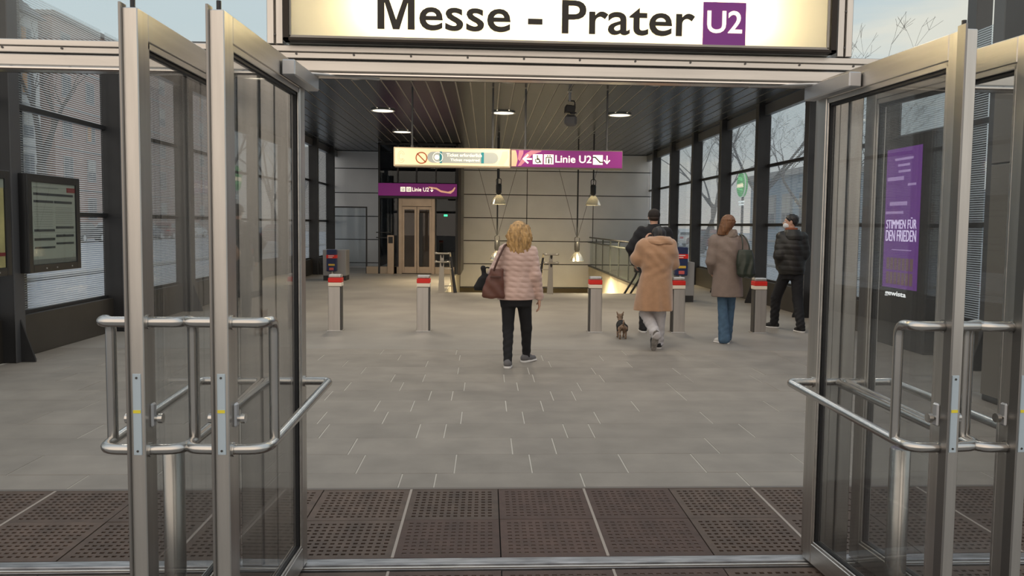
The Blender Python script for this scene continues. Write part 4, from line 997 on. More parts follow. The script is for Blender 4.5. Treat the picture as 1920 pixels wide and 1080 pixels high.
        for ax in range(3):
            o1, o2 = (ax+1) % 3, (ax+2) % 3
            A = np.moveaxis(ins, ax, 0); x = A[:-1] != A[1:]; low = A[:-1]
            idx = np.argwhere(x); sgn = low[idx[:, 0], idx[:, 1], idx[:, 2]]
            full = np.zeros_like(idx); rest = [q for q in range(3) if q != ax]
            full[:, ax] = idx[:, 0]; full[:, rest[0]] = idx[:, 1]; full[:, rest[1]] = idx[:, 2]
            ok = (full[:, o1] > 0) & (full[:, o2] > 0) & (full[:, o1] < n[o1]-1) & (full[:, o2] < n[o2]-1); full = full[ok]; sgn = sgn[ok]
            def at(d1, d2):
                p = full.copy(); p[:, o1] += d1; p[:, o2] += d2; return ids[p[:, 0], p[:, 1], p[:, 2]]
            q = np.stack([at(-1, -1), at(0, -1), at(0, 0), at(-1, 0)], 1); q[~sgn] = q[~sgn][:, ::-1]; Q.append(q)
        Q = np.concatenate(Q); Q = Q[(Q >= 0).all(1)]
        for _ in range(smooth_iter):
            S = np.zeros_like(V); N = np.zeros(len(V))
            for a in range(4):
                b = (a+1) % 4; np.add.at(S, Q[:, a], V[Q[:, b]]); np.add.at(S, Q[:, b], V[Q[:, a]]); np.add.at(N, Q[:, a], 1); np.add.at(N, Q[:, b], 1)
            V = V*.5+.5*S/np.maximum(N, 1)[:, None]
        me = bpy.data.meshes.new(name); me.vertices.add(len(V)); me.vertices.foreach_set('co', V.ravel())
        me.loops.add(len(Q)*4); me.loops.foreach_set('vertex_index', Q.ravel()); me.polygons.add(len(Q))
        me.polygons.foreach_set('loop_start', np.arange(0, len(Q)*4, 4)); me.polygons.foreach_set('loop_total', np.full(len(Q), 4)); me.polygons.foreach_set('use_smooth', np.ones(len(Q), bool))
        me.update(calc_edges=True); me.materials.append(m); return me
    def build(s, name, m, parent=None, it=1):
        me = s.mesh(name, m, it); return link(name, me, parent)
A3 = lambda *a: np.array(a, float)
def unit(v): v = np.array(v, float); return v/(np.linalg.norm(v)+1e-9)
def rotz(a): return np.array([[math.cos(a), -math.sin(a), 0], [math.sin(a), math.cos(a), 0], [0, 0, 1]])
def head(F, c, yaw=0., tilt=0., sc=1.):
    """head of about .22 m facing +y turned by yaw; tilt bends it forward"""
    Rx = np.array([[1, 0, 0], [0, math.cos(tilt), math.sin(tilt)], [0, -math.sin(tilt), math.cos(tilt)]]); R = rotz(yaw)@Rx; c = np.array(c, float)
    P = lambda x, y, z: c+R@(np.array([x, y, z])*sc)
    F.ell(P(0, -.012, .03), A3(.074, .092, .083)*sc, .01, R); F.ell(P(0, .025, -.035), A3(.056, .066, .075)*sc, .03, R)
    F.cap(P(0, .088, .012), P(0, .104, -.025), .010*sc, .014*sc, .012); F.cap(P(-.022, .080, -.055), P(.022, .080, -.055), .010*sc, k=.012)
    F.cap(P(-.03, .080, .028), P(.03, .080, .028), .012*sc, k=.015); F.ell(P(0, .070, -.092), A3(.026, .024, .020)*sc, .02, R)
    for s in (-1, 1):
        F.ell(P(s*.030, .094, .008), A3(.015, .010, .011)*sc, .004, R, 'c'); F.ell(P(s*.076, -.004, .0), A3(.010, .020, .032)*sc, .008, R)
    return P
def hand(F, w, d, pn, th, curl=.5, s=1.):
    """hand at wrist w pointing along d, palm normal pn, thumb towards th; fingers curl towards pn"""
    d = unit(d); th = unit(np.array(th)-d*np.dot(th, d)); pn = unit(np.array(pn)-d*np.dot(pn, d)-th*np.dot(pn, th)); w = np.array(w, float)
    for u in (-.026, -.009, .009, .026): F.cap(w+d*.01*s+th*u*.6*s, w+d*.085*s+th*u*s, .015*s, .012*s, .012)
    for u, l in ((.028, .066), (.010, .076), (-.010, .070), (-.028, .054)):
        p = w+d*.090*s+th*u*s; a = 0; 
        for q, f in enumerate((.45, .32, .23)):
            a += curl*(.5 if q == 0 else .75); dd = d*math.cos(a)+pn*math.sin(a); p2 = p+dd*l*f*s
            F.cap(p, p2, (.0092-.0008*q)*s, (.0086-.0008*q)*s, .003); p = p2
    p = w+d*.028*s+th*.026*s; d2 = unit(d*.75+th*.65+pn*.25); p2 = p+d2*.038*s; F.cap(p, p2, .013*s, .0105*s, .008); F.cap(p2, p2+unit(d2+pn*.35+d*.3)*.032*s, .0105*s, .009*s, .004)
def foot(F, an, toe, r=.035, k=.02):
    an = np.array(an, float); toe = np.array(toe, float); heel = an-unit([toe[0]-an[0], toe[1]-an[1], 0])*.028; heel[2] = max(an[2]-.040, .03); toe = an+(toe-an)*.75+A3(0, 0, .012)
    F.cap(an, heel, r*.95, r*.9, k); F.cap(heel, toe, r*.85, r*.8, k); F.cap(an, toe, r, r*.7, k)
def bbox(J, pad=.18):
    P = np.array([v for k, v in J.items() if not k.startswith(('hd', 'heelz'))]); return P.min(0)-pad, P.max(0)+pad
def body(J, SK, parent, hy=0., ht=0., hs=1., curl=.45, palms=None, slim=1.0, pelvis=(.15, .10), chest=(.155, .10)):
    lo, hi = bbox(J); lo[2] = -.01; F = Field(lo, hi, .0072)
    P = head(F, J['head'], hy, ht, hs)
    hp = np.array(J['hips']); ch = np.array(J['chest']); nk = np.array(J['neck'])
    F.cap(nk-A3(0, .01, .02), np.array(J['head'])+A3(0, -.02, -.05), .056*hs, .050*hs, .03)
    mid = (hp+ch)/2
    F.loft([(hp[2]-.10, hp[0], hp[1], pelvis[0]*.8, pelvis[1]*.8), (hp[2], hp[0], hp[1], *pelvis), (mid[2], mid[0], mid[1], chest[0]*.82, chest[1]*.9), (ch[2], ch[0], ch[1], *chest), (nk[2]-.04, nk[0], nk[1], chest[0]*.8, chest[1]*.7), (nk[2]+.01, nk[0], nk[1], .06, .055)], .04)
    for s, S_ in ((-1, 'L'), (1, 'R')):
        sh, el, wr = J['sh'+S_], J['el'+S_], J['wr'+S_]
        F.cap(sh, el, .048*slim, .038*slim, .03); F.cap(el, wr, .038*slim, .027*slim, .02)
        d = unit(np.array(wr)-np.array(el)) if 'hd'+S_ not in J else unit(J['hd'+S_])
        pn, th = (palms or {}).get(S_, ((-s, 0, 0), (0, 1, 0)))
        hand(F, wr, d, pn, th, curl)
        F.cap(np.array(J['hip'+S_])-A3(0, 0, 0), J['kn'+S_], .078*slim, .052*slim, .04); F.cap(J['kn'+S_], J['an'+S_], .050*slim, .034*slim, .03)
        foot(F, J['an'+S_], J['toe'+S_], .022, .01)
    b = F.build('body', SK, parent); 
    for s in (-1, 1):
        e_ = MB().ico(tuple(P(s*.030, .083, .008)), .0115*hs).build('eye', mat('eye_white', (.7, .68, .66), .2), parent, True)
        MB().ico(tuple(P(s*.030, .0895, .008)), .0065*hs).build('iris', mat('iris_brown', (.05, .025, .012), .2), e_, True)
    return P
def trousers(J, name, m, parent, hipr=(.17, .12), th=.088, kn=.066, an=.055, flare=None, zb=.06, folds=.004):
    lo, hi = bbox({k: J[k] for k in ('hips', 'hipL', 'hipR', 'knL', 'knR', 'anL', 'anR')}, .2); lo[2] = min(J['anL'][2], J['anR'][2])-.08; F = Field(lo, hi, .008)
    hp = J['hips']; F.loft([(hp[2]-.14, hp[0], hp[1], hipr[0]*.85, hipr[1]*.85), (hp[2]-.03, hp[0], hp[1], *hipr), (hp[2]+.08, hp[0], hp[1], hipr[0]*.92, hipr[1]*.92)], .03)
    for S_ in 'LR':
        a, k_, n_ = [np.array(J[q+S_], float) for q in ('hip', 'kn', 'an')]
        F.cap(a, k_, th, kn, .035); e2 = n_+unit(n_-k_)*(.02 if flare is None else .035); F.cap(k_, e2, kn, an if flare is None else flare, .02)
    F.displace(lambda X, Y, Z: folds*(.6*np.sin(Z*47+X*33+np.sin(Y*30)*1.5)+.6*np.sin(Z*91-X*58+Y*40+1.3*np.sin(Z*13)))*(.45+.55*np.sin(Z*9+X*5))*np.clip((hp[2]-Z)*3, 0, 1))
    return F.build(name, m, parent)
def shoe(J, S_, um, sm, parent, w=.043, pitch=0.):
    an = np.array(J['an'+S_], float); toe = np.array(J['toe'+S_], float); d = unit([toe[0]-an[0], toe[1]-an[1], 0]); z0 = toe[2]-.025; heel = an-d*.055
    hz = J.get('heelz'+S_, 0.); up = A3(0, 0, 1)
    tp = toe+d*.03; hb = A3(heel[0], heel[1], hz); tb = A3(tp[0], tp[1], max(z0, 0))
    if 'heelp'+S_ in J: hb = np.array(J['heelp'+S_], float); tb = np.array(J['toep'+S_], float)
    ax = unit(tb-hb); side = unit(np.cross(ax, up)); nrm = np.cross(side, ax)
    lo = np.minimum(np.minimum(hb, tb), an)-.12; hi = np.maximum(np.maximum(hb, tb), an)+.12
    F = Field(lo, hi, .0055); L = np.linalg.norm(tb-hb)
    F.cap(hb+nrm*.045+ax*.02, hb+nrm*.040+ax*L*.5, w*.86, w*.95, .02); F.cap(hb+nrm*.038+ax*L*.5, hb+nrm*.030+ax*(L-.035), w*.98, w*.72, .02); F.cap(hb+nrm*.05+ax*.03, an+A3(0, 0, .01), w*.85, w*.86, .03)
    def plane(X, Y, Z): return ((X-hb[0])*nrm[0]+(Y-hb[1])*nrm[1]+(Z-hb[2])*nrm[2])-.016
    F.D = np.maximum(F.D, -plane(*np.meshgrid(*F.ax, indexing='ij', sparse=True)).astype(np.float32))
    o = F.build('shoe', um, parent)
    G = Field(lo, hi, .0055); G.cap(hb+ax*.02, hb+ax*L*.5, w*1.02, w*1.06, .01); G.cap(hb+ax*L*.5, hb+ax*(L-.03), w*1.06, w*.86, .01)
    def slab(X, Y, Z): return np.abs(((X-hb[0])*nrm[0]+(Y-hb[1])*nrm[1]+(Z-hb[2])*nrm[2])-.011)-.012
    G.D = np.maximum(G.D, slab(*np.meshgrid(*G.ax, indexing='ij', sparse=True)).astype(np.float32))
    G.build('sole', sm, o); return o
SKIN = mat('skin', (.52, .30, .21), .5, var=.06, scale=12)
def fabric(name, col, **k): return mat(name, col, k.pop('rough', .85), var=k.pop('var', .08), scale=k.pop('scale', 14), bump=k.pop('bump', .25), bscale=k.pop('bscale', 220), **k)

# ---------------------------------------------------------------- blonde woman
pw = thing('person', 'woman with wavy blonde hair in a pale pink quilted jacket walking away', 'person', (.355, 8.9, 0))
J = dict(head=A3(0, .02, 1.475), neck=A3(-.005, 0, 1.335), chest=A3(-.005, 0, 1.18), hips=A3(-.025, 0, .80),
         shL=A3(-.150, 0, 1.275), elL=A3(-.255, .03, 1.05), wrL=A3(-.30, .24, 1.00), hdL=A3(-.05, 1, .1), shR=A3(.140, 0, 1.26), elR=A3(.190, -.035, 1.0), wrR=A3(.236, .02, .745), hdR=A3(.02, .10, -1),
         hipL=A3(-.105, 0, .77), hipR=A3(.060, 0, .77), knL=A3(-.108, -.02, .415), knR=A3(.100, .10, .40), anL=A3(-.113, -.17, .085), anR=A3(.108, .20, .090), toeL=A3(-.10, -.06, .025), toeR=A3(.20, .285, .03))
body(J, SKIN, pw, hy=0., palms={'R': ((-1, .2, 0), (0, 1, .1)), 'L': ((0, 0, -1), (1, 0, 0))}, slim=.95)
F = Field((-.46, -.2, .70), (.36, .34, 1.42), .0075)
quilt = lambda X, Y, Z: -.007*np.sqrt(np.abs(np.sin(math.pi*(Z+.004*np.sin(X*18))/.058)))+.004
F.loft([(.735, -.03, 0, .205, .150), (.80, -.03, 0, .208, .152), (.90, -.025, 0, .192, .140), (1.02, -.015, 0, .172, .125), (1.12, -.008, 0, .178, .128), (1.22, -.004, 0, .182, .125), (1.29, -.004, 0, .150, .105), (1.335, -.004, 0, .095, .085), (1.37, -.002, .0, .070, .070)], .03)
F.cap(J['shL'], J['elL'], .072, .062, .045); F.cap(J['elL'], J['wrL']-A3(0, .03, 0), .062, .046, .03)
F.cap(J['shR'], J['elR'], .072, .060, .045); F.cap(J['elR'], J['wrR']+A3(0, 0, .02), .060, .048, .03)
F.displace(quilt); F.displace(lambda X, Y, Z: .003*np.sin(X*55+Z*35)*np.sin(Z*60))
jk = F.build('quilted_jacket', mat('jacket_pink', (.56, .385, .33), .42, var=.06, scale=8, bump=.12, bscale=70, sheen=.3), pw)
trousers(J, 'trousers', fabric('trousers_black', (.008, .008, .010)), pw, hipr=(.188, .135), th=.088, kn=.062, an=.046, folds=.004)
GRY = fabric('shoe_grey', (.13, .125, .13)); WSO = mat('sole_white', (.62, .60, .58), .6)
for S_ in 'LR': shoe(J, S_, GRY, WSO, pw)
F = Field((-.20, -.22, 1.20), (.20, .20, 1.64), .006)
hc = J['head']
F.ell(hc+A3(0, -.022, .038), (.092, .104, .090), .01); F.loft([(1.255, 0, -.045, .085, .045), (1.30, .0, -.05, .108, .070), (1.36, 0, -.045, .115, .080), (1.44, 0, -.03, .104, .092), (1.52, 0, -.02, .085, .09)], .03)
rs = random.Random(4)
for i in range(95):
    a = rs.uniform(-PI*.98, -.02) if i % 6 else rs.uniform(-PI*1.15, .15); ph = rs.uniform(0, 6); amp = rs.uniform(.010, .026); r_ = rs.uniform(.007, .014); zb = 1.475+rs.uniform(.02, .08); ze = rs.uniform(1.245, 1.34); pts = []
    for q in range(10):
        t_ = q/9; z = zb+(ze-zb)*t_; bulge = .082+.038*math.sin(min(t_*1.25, 1)*PI*.75); aa = a+amp*9*math.sin(ph+t_*8)
        pts.append(A3((bulge+amp*math.sin(ph+t_*9))*math.cos(aa), -.02+(bulge*.80)*math.sin(aa)-.01*t_, z))
    F.chain(pts, [r_*(1-.35*q/9) for q in range(10)], .006)
F.ell(hc+A3(0, .13, -.02), (.062, .09, .10), .01, mode='c')
HB = mat('hair_blonde', (.42, .25, .095), .45, var=.45, scale=22, stretch=(2.2, 2.2, .5), bump=.5, bscale=60)
F.build('hair', HB, pw)
# handbags
def bag_strap(mb, pts, w=.014, t_=.005): mb.tube(pts, w, 8); return mb
hbag = thing('handbag', 'brown leather shoulder bag under the arm of the blonde woman', 'handbag', (.355-.292, 8.9-.12, 0))
F = Field((-.17, -.16, .72), (.18, .17, 1.16), .007)
F.loft([(.755, .02, 0, .115, .055), (.78, .015, 0, .130, .062), (.90, .02, 0, .108, .055), (1.02, .045, 0, .082, .040), (1.075, .055, 0, .066, .026)], .02, p=3.2); F.displace(lambda X, Y, Z: .004*np.sin(Z*40+X*45))
BRN = mat('leather_brown', (.115, .040, .026), .42, var=.15, scale=9, bump=.2, bscale=120)
F.build('bag_body', BRN, hbag)
mb = MB()
for dy in (-.035, .02): mb.tube(bendpath([(.02, dy, 1.06), (.055, dy-.02, 1.16), (.135, dy*.6+.03, 1.335), (.165, .10, 1.34)], .06), .0105, 8)
mb.build('shoulder_strap', mat('leather_strap', (.07, .026, .018), .45), hbag, True)
MB().box(-.02, .10, -.075, -.062, .98, 1.0, .003).build('bag_seam', MATS['leather_strap'], hbag)
b2 = thing('handbag', 'black bag carried in front of the brown shoulder bag', 'handbag', (.355-.395, 8.9+.12, 0))
F = Field((-.16, -.14, .78), (.17, .14, 1.14), .007); F.loft([(.82, .01, 0, .10, .06), (.86, .0, 0, .10, .065), (.96, .03, 0, .075, .05), (1.0, .04, 0, .04, .03)], .02, p=2.6); F.cap((.02, 0, .99), (.005, .0, 1.07), .022, .03, .03)
F.build('bag_body', fabric('bag_black', (.007, .007, .008)), b2)
MB().tube(bendpath([(.0, .02, .98), (.03, .06, 1.08), (.10, .10, 1.06), (.07, .04, .98)], .04), .008, 8).build('handle', MATS['bag_black'], b2, True)

# ---------------------------------------------------------------- camel coat woman
pc = thing('person', 'person in a long camel coat and white trousers with a raised left arm', 'person', (2.115, 10.1, 0))
J = dict(head=A3(.07, .085, 1.435), neck=A3(.055, .02, 1.33), chest=A3(.04, 0, 1.17), hips=A3(.01, 0, .84),
         shL=A3(-.130, .01, 1.31), elL=A3(-.195, .06, 1.14), wrL=A3(-.105, .07, 1.345), hdL=A3(.25, .1, 1), shR=A3(.20, .01, 1.31), elR=A3(.245, .06, 1.10), wrR=A3(.18, .25, 1.12), hdR=A3(-.2, 1, .1),
         hipL=A3(-.075, 0, .82), hipR=A3(.075, 0, .82), knL=A3(-.075, .06, .45), knR=A3(.10, .06, .45), anL=A3(.0, -.17, .22), anR=A3(.088, .05, .085), toeL=A3(.0, -.08, .05), toeR=A3(.098, .17, .025))
J['heelpL'] = A3(.005, -.235, .245); J['toepL'] = A3(-.012, -.155, .002)
body(J, SKIN, pc, ht=.5, palms={'L': ((1, .3, 0), (0, -1, 0)), 'R': ((0, 0, -1), (-1, 0, 0))}, slim=.95, curl=.8)
F = Field((-.42, -.28, .44), (.46, .42, 1.50), .008)
F.loft([(.495, .01, 0, .252, .17), (.60, .012, 0, .245, .168), (.80, .02, 0, .222, .160), (.98, .035, .0, .190, .150), (1.10, .04, 0, .205, .155), (1.22, .04, 0, .230, .155), (1.31, .045, .0, .205, .130), (1.37, .05, .01, .15, .105), (1.41, .055, .02, .11, .095)], .04,
       disp=lambda X, Y, Z: .012*np.sin(np.arctan2(Y, X-.02)*7+Z*5)*np.clip((1.0-Z)*1.6, 0, 1))
F.cap(J['shL'], J['elL'], .095, .088, .06); F.cap(J['elL'], J['wrL']-A3(.01, 0, .02), .088, .055, .04); F.cap(J['shR'], J['elR'], .095, .090, .06); F.cap(J['elR'], J['wrR'], .088, .055, .04)
F.displace(lambda X, Y, Z: .005*np.sin(Z*38+X*26+2*np.sin(X*9))*np.clip((Z-.9)*4, 0, 1)+.004*np.sin((Z-1.05)*45-(X-.04)*26)*np.exp(-((Z-1.0)/.10)**2))
CAM = fabric('camel_wool', (.40, .225, .125), sheen=.5, bscale=140, bump=.4)
co = F.build('long_coat', CAM, pc)
F = Field((-.2, -.2, 1.30), (.32, .24, 1.52), .007)
F.loft([(1.335, .06, .0, .19, .135), (1.37, .062, .0, .185, .130), (1.405, .065, .01, .165, .120), (1.435, .07, .02, .13, .10)], .02); F.ell((.07, .06, 1.46), (.085, .09, .06), .005, mode='c'); F.displace(lambda X, Y, Z: .005*np.sin(X*30+Z*50))
F.build('collar', CAM, pc)
trousers(J, 'trousers', fabric('trousers_white', (.47, .45, .46)), pc, hipr=(.165, .12), th=.090, kn=.080, an=.065, folds=.007)
SBL = fabric('shoe_black', (.012, .012, .013))
for S_ in 'LR': shoe(J, S_, SBL, mat('sole_pale', (.50, .47, .44), .7), pc)
so = [o for o in bpy.data.objects if o.name.startswith('sole')][-2]
so.data.materials[0] = mat('sole_tread', (.20, .185, .17), .8, var=.3, scale=30, bump=.4, bscale=90); so['label'] = 'brown tread of the lifted shoe'
F = Field((-.08, -.1, 1.28), (.22, .28, 1.60), .006); F.ell(J['head']+A3(0, -.012, .035), (.090, .108, .088), .01); F.ell(J['head']+A3(0, -.06, -.02), (.085, .06, .06), .03); F.ell(J['head']+A3(0, .13, -.05), (.06, .08, .09), .01, mode='c')
F.displace(lambda X, Y, Z: .003*np.sin(X*130+Y*40)); F.build('hair', mat('hair_black', (.012, .010, .010), .45, bump=.4, bscale=80), pc)

# ---------------------------------------------------------------- man with cap
pm_ = thing('person', 'man in a dark cap and black jacket, half hidden behind the camel coat', 'person', (2.46, 11.8, 0))
J = dict(head=A3(.0, .02, 1.685), neck=A3(0, 0, 1.54), chest=A3(0, 0, 1.36), hips=A3(0, 0, .95),
         shL=A3(-.185, 0, 1.475), elL=A3(-.335, -.02, 1.235), wrL=A3(-.255, .12, 1.01), shR=A3(.185, 0, 1.475), elR=A3(.27, -.02, 1.22), wrR=A3(.25, .12, 1.0),
         hipL=A3(-.09, 0, .93), hipR=A3(.09, 0, .93), knL=A3(-.115, .03, .50), knR=A3(.10, .10, .51), anL=A3(-.14, -.06, .09), anR=A3(.11, .18, .09), toeL=A3(-.15, .07, .028), toeR=A3(.12, .31, .028))
body(J, SKIN, pm_, palms={'L': ((1, 0, 0), (0, 1, 0)), 'R': ((-1, 0, 0), (0, 1, 0))}, slim=1.08)
F = Field((-.48, -.24, .86), (.44, .30, 1.62), .0085)
F.loft([(.90, 0, 0, .225, .15), (1.05, 0, 0, .22, .15), (1.22, 0, 0, .205, .14), (1.38, 0, 0, .225, .145), (1.48, 0, 0, .19, .12), (1.545, 0, 0, .11, .10), (1.59, 0, .01, .075, .078)], .04)
for S_ in 'LR': F.cap(J['sh'+S_], J['el'+S_], .085, .074, .05); F.cap(J['el'+S_], J['wr'+S_], .072, .050, .03)
F.displace(lambda X, Y, Z: .005*np.sin(Z*42+X*22)); F.build('jacket', fabric('jacket_black', (.010, .010, .013)), pm_)
trousers(J, 'trousers', fabric('trousers_dark', (.012, .012, .014)), pm_, hipr=(.18, .13), th=.095, kn=.075, an=.062, folds=.005)
for S_ in 'LR': shoe(J, S_, SBL, WSO, pm_, w=.046)
F = Field((-.14, -.16, 1.62), (.16, .24, 1.86), .006); F.ell(J['head']+A3(0, -.012, .045), (.090, .108, .090), .01)
F.D = np.maximum(F.D, -(np.meshgrid(*F.ax, indexing='ij', sparse=True)[2]-1.675).astype(np.float32)); 
F.ell((0, .125, 1.705), (.075, .085, .014), .01); F.build('cap', fabric('cap_brown', (.022, .016, .014)), pm_)
F = Field((-.12, -.14, 1.56), (.12, .1, 1.72), .006); F.ell(J['head']+A3(0, -.02, .0), (.081, .092, .06), .01); F.ell(J['head']+A3(0, .09, -.03), (.07, .085, .09), .01, mode='c'); F.build('hair', mat('hair_dark', (.03, .018, .012), .6), pm_)

# ---------------------------------------------------------------- grey coat woman
pg = thing('person', 'woman with long brown hair in a taupe coat and blue jeans', 'person', (3.235, 10.7, 0))
J = dict(head=A3(.0, .02, 1.605), neck=A3(0, 0, 1.465), chest=A3(.005, 0, 1.28), hips=A3(.0, 0, .88),
         shL=A3(-.175, 0, 1.385), elL=A3(-.225, -.02, 1.105), wrL=A3(-.17, .13, .96), shR=A3(.185, 0, 1.375), elR=A3(.285, -.01, 1.14), wrR=A3(.22, .15, 1.0),
         hipL=A3(-.07, 0, .86), hipR=A3(.075, 0, .86), knL=A3(-.045, -.0, .47), knR=A3(.085, .09, .48), anL=A3(-.035, -.07, .085), anR=A3(.06, .14, .09), toeL=A3(-.125, .0, .028), toeR=A3(.045, .27, .028))
body(J, SKIN, pg, hy=.35, palms={'L': ((1, 0, 0), (0, 1, 0)), 'R': ((-1, 0, 0), (0, 1, 0))}, slim=.95)
F = Field((-.40, -.26, .58), (.44, .34, 1.55), .0085)
F.loft([(.625, .01, 0, .220, .155), (.72, .01, 0, .214, .152), (.90, .008, 0, .195, .145), (1.08, .005, 0, .182, .138), (1.25, .008, 0, .205, .142), (1.36, .008, 0, .195, .122), (1.42, .005, .0, .14, .10), (1.46, .0, .005, .092, .085), (1.505, 0, .01, .078, .078)], .04,
       disp=lambda X, Y, Z: .007*np.sin(np.arctan2(Y, X)*6+Z*4)*np.clip((1.0-Z)*1.8, 0, 1))
for S_ in 'LR': F.cap(J['sh'+S_], J['el'+S_], .080, .070, .05); F.cap(J['el'+S_], J['wr'+S_], .070, .052, .03)
F.displace(lambda X, Y, Z: .004*np.sin(Z*40+X*24+np.sin(X*14))*np.clip((Z-.85)*4, 0, 1))
F.build('coat', fabric('coat_taupe', (.215, .165, .140), bscale=120, bump=.35), pg)
F = Field((-.14, -.14, 1.38), (.16, .16, 1.56), .007); F.loft([(1.425, .015, .0, .115, .10), (1.46, .02, .0, .112, .10), (1.50, .025, .0, .098, .092), (1.53, .025, .005, .085, .085)], .02); F.displace(lambda X, Y, Z: .006*np.sin(X*90)*np.sin(Z*90)*np.cos(Y*80)); F.build('fur_collar', fabric('collar_fur', (.24, .19, .155)), pg)
trousers(J, 'jeans', fabric('jeans_blue', (.060, .115, .185), var=.18), pg, hipr=(.168, .12), th=.080, kn=.062, an=.06, flare=.078, folds=.003)
for S_ in 'LR': shoe(J, S_, fabric('shoe_white', (.60, .58, .55)), WSO, pg)
F = Field((-.16, -.18, 1.38), (.15, .18, 1.76), .006)
F.ell(J['head']+A3(0, -.015, .038), (.090, .106, .086), .01); F.loft([(1.455, -.085, -.03, .030, .05), (1.50, -.065, -.05, .050, .055), (1.56, -.03, -.055, .080, .06), (1.63, -.005, -.035, .088, .085)], .03)
for i in range(34):
    a = rs.uniform(-PI*1.02, -.35*PI+.3); pts = [A3(.088*math.cos(a)*(1-.0*t_)-.055*t_, -.015+.092*math.sin(a)*(1-.3*t_), 1.66-.20*t_) for t_ in np.linspace(0, 1, 6)]; F.chain(pts, [.010]*3+[.008]*3, .006)
F.ell(J['head']+rotz(.35)@A3(0, .13, -.02), (.062, .085, .10), .01, mode='c')
F.displace(lambda X, Y, Z: .0028*np.sin(np.arctan2(Y+.03, X+.01)*34+Z*14)+.002*np.sin(np.arctan2(Y+.03, X+.01)*61-Z*22)); F.build('hair', mat('hair_brown', (.17, .075, .030), .45, var=.3, scale=20, stretch=(3, 3, .5), bump=.4, bscale=60), pg)
b3 = thing('handbag', 'dark green soft leather bag on the back of the taupe coat', 'handbag', (3.235+.175, 10.7-.215, 0))
GRN = mat('leather_green', (.020, .028, .018), .38, var=.2, scale=10, bump=.2, bscale=90)
F = Field((-.16, -.12, .86), (.18, .13, 1.36), .007); F.loft([(.905, .02, 0, .105, .055), (.94, .015, 0, .128, .070), (1.08, .01, 0, .122, .064), (1.20, .0, 0, .106, .048), (1.265, -.005, 0, .088, .03)], .02, p=2.8); F.displace(lambda X, Y, Z: .007*np.sin(X*60+np.sin(Z*15)*1.2)*np.clip((1.3-Z)*4, 0, 1)); F.build('bag_body', GRN, b3)
mb = MB()
for dx in (-.045, .05): mb.tube(bendpath([(dx, -.01, 1.23), (dx*.9, -.01, 1.33), (-.02+dx*.3, .07, 1.46-.01), (-.015+dx*.2, .19, 1.462)], .05), .009, 8)
mb.build('shoulder_strap', GRN, b3, True)

# ---------------------------------------------------------------- man in black puffer
pb = thing('person', 'man in a black puffer jacket and face mask looking left, at the right edge', 'person', (4.61, 12.1, 0))
J = dict(head=A3(.02, .02, 1.645), neck=A3(.035, 0, 1.50), chest=A3(.04, 0, 1.32), hips=A3(.05, 0, .92),
         shL=A3(-.105, .03, 1.42), elL=A3(-.165, -.03, 1.14), wrL=A3(-.10, .10, .95), shR=A3(.19, -.02, 1.42), elR=A3(.225, -.04, 1.16), wrR=A3(.19, .12, .97),
         hipL=A3(-.02, .04, .88), hipR=A3(.12, -.03, .88), knL=A3(-.115, .17, .48), knR=A3(.12, -.10, .48), anL=A3(-.115, .22, .085), anR=A3(.10, -.30, .10), toeL=A3(-.235, .29, .028), toeR=A3(.06, -.22, .03))
Pm = body(J, SKIN, pb, hy=1.25, palms={'L': ((1, 0, 0), (0, 1, 0)), 'R': ((-1, 0, 0), (0, 1, 0))}, slim=1.05)
F = Field((-.32, -.28, .80), (.44, .32, 1.62), .0085)
F.loft([(.855, .05, 0, .185, .16), (.92, .05, 0, .205, .175), (1.10, .045, 0, .200, .17), (1.28, .042, 0, .205, .17), (1.40, .04, 0, .185, .14), (1.46, .04, 0, .13, .115), (1.52, .035, 0, .095, .095)], .04)
for S_ in 'LR': F.cap(J['sh'+S_], J['el'+S_], .088, .080, .05); F.cap(J['el'+S_], J['wr'+S_], .078, .054, .03)
F.displace(lambda X, Y, Z: -.0065*np.sqrt(np.abs(np.sin(math.pi*(Z+.006*np.sin(X*16))/.082)))+.004+.003*np.sin(X*40+Z*25))
F.build('puffer_jacket', mat('puffer_black', (.012, .011, .009), .5, bump=.15, bscale=60), pb)
F = Field((-.14, -.24, 1.34), (.22, .16, 1.58), .008); F.loft([(1.38, .05, -.06, .14, .10), (1.44, .05, -.05, .145, .11), (1.50, .045, -.03, .12, .10), (1.535, .04, -.015, .10, .095)], .03); F.ell((.03, .03, 1.54), (.07, .075, .06), .01, mode='c'); F.build('hood', MATS['puffer_black'], pb)
F = Field((-.10, -.12, 1.48), (.15, .14, 1.585), .006); F.loft([(1.50, .03, .0, .088, .088), (1.54, .028, .0, .094, .094), (1.565, .028, .0, .088, .090)], .01); F.ell((.03, .01, 1.57), (.064, .066, .05), .01, mode='c'); F.build('hood_lining', fabric('lining_rust', (.24, .075, .035)), pb)
trousers(J, 'trousers', MATS['trousers_black'], pb, hipr=(.165, .14), th=.095, kn=.078, an=.062, folds=.006)
for S_ in 'LR': shoe(J, S_, SBL, WSO, pb, w=.046)
R_ = rotz(1.25); hc = J['head']
F = Field((-.14, -.16, 1.52), (.18, .18, 1.80), .006); F.ell(hc+R_@A3(0, -.022, .045), (.086, .098, .082), .01, R_); F.ell(hc+R_@A3(0, -.05, .0), (.079, .06, .06), .02, R_); F.ell(hc+R_@A3(0, .12, -.03), (.085, .095, .082), .01, R_, 'c'); F.displace(lambda X, Y, Z: .002*np.sin(X*140+Z*80)); F.build('hair', MATS['hair_black'], pb)
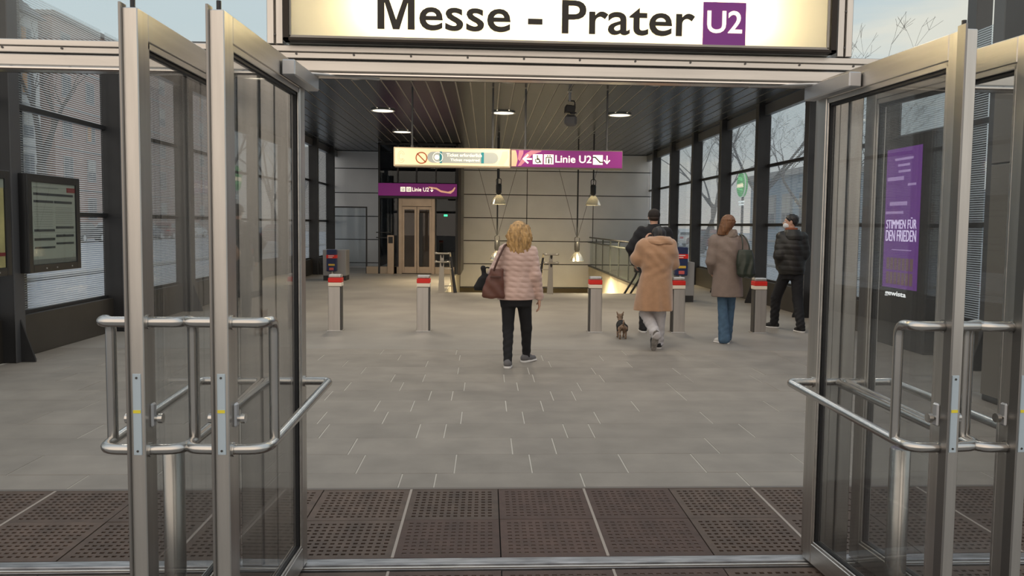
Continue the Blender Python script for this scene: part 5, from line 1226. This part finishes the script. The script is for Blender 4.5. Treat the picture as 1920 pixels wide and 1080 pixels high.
F = Field((-.16, -.12, 1.52), (.16, .16, 1.68), .005); F.ell(hc+R_@A3(0, .045, -.052), (.064, .068, .056), .01, R_); F.ell(hc+R_@A3(0, -.05, -.03), (.2, .072, .2), .005, R_, 'c'); F.build('face_mask', fabric('mask_white', (.66, .68, .70)), pb)

# ---------------------------------------------------------------- small dog seen from behind
dg_ = thing('dog', 'small brown terrier in a black vest walking away beside the camel coat', 'dog', (1.888, 11.08, 0))
F = Field((-.14, -.20, -.005), (.14, .28, .40), .0048)
F.ell((0, .0, .165), (.052, .125, .055), .03); F.ell((0, .075, .165), (.056, .070, .068), .03)
F.cap((0, .10, .19), (0, .145, .265), .036, .032, .03); F.ell((0, .16, .285), (.043, .046, .040), .02); F.cap((0, .19, .275), (0, .232, .262), .021, .015, .012)
for s in (-1, 1):
    F.cap((s*.030, .15, .31), (s*.047, .145, .352), .017, .006, .008)
    F.cap((s*.040, .085, .14), (s*.042, .075, .08), .020, .015, .02); F.cap((s*.042, .075, .08), (s*.042, .085, .012), .014, .013, .01); F.cap((s*.042, .085, .012), (s*.042, .105, .012), .014, .012, .008)
    o = .02*s
    F.cap((s*.036, -.085, .15), (s*.043, -.07+o, .100), .032, .020, .02); F.cap((s*.043, -.07+o, .100), (s*.044, -.115+o, .062), .019, .012, .012); F.cap((s*.044, -.115+o, .062), (s*.044, -.105+o, .012), .012, .012, .01); F.cap((s*.044, -.105+o, .012), (s*.044, -.082+o, .012), .014, .012, .008)
F.cap((0, -.115, .195), (0, -.155, .235), .013, .010, .012); F.cap((0, -.155, .235), (0, -.145, .275), .011, .006, .01)
F.displace(lambda X, Y, Z: .0035*np.sin(X*190+Y*60)*np.sin(Z*150+Y*40))
F.build('body', mat('dog_fur', (.225, .150, .10), .8, var=.5, scale=18, bump=.5, bscale=140), dg_)
F = Field((-.12, -.14, .06), (.12, .18, .28), .0052); F.ell((0, .005, .172), (.062, .110, .062), .02); F.ell((0, .075, .172), (.066, .070, .076), .02); F.cap((-.046, -.05, .165), (-.052, -.052, .125), .034, .028, .02); F.cap((.046, -.05, .165), (.052, -.052, .125), .034, .028, .02)
F.build('vest', fabric('vest_black', (.010, .010, .011)), dg_)
for s in (-1, 1): MB().ico((s*.019, .196, .295), .006).build('eye', mat('eye_dark', (.01, .008, .006), .15), dg_, True)
MB().ico((0, .246, .263), .008).build('nose', MATS['eye_dark'], dg_, True)
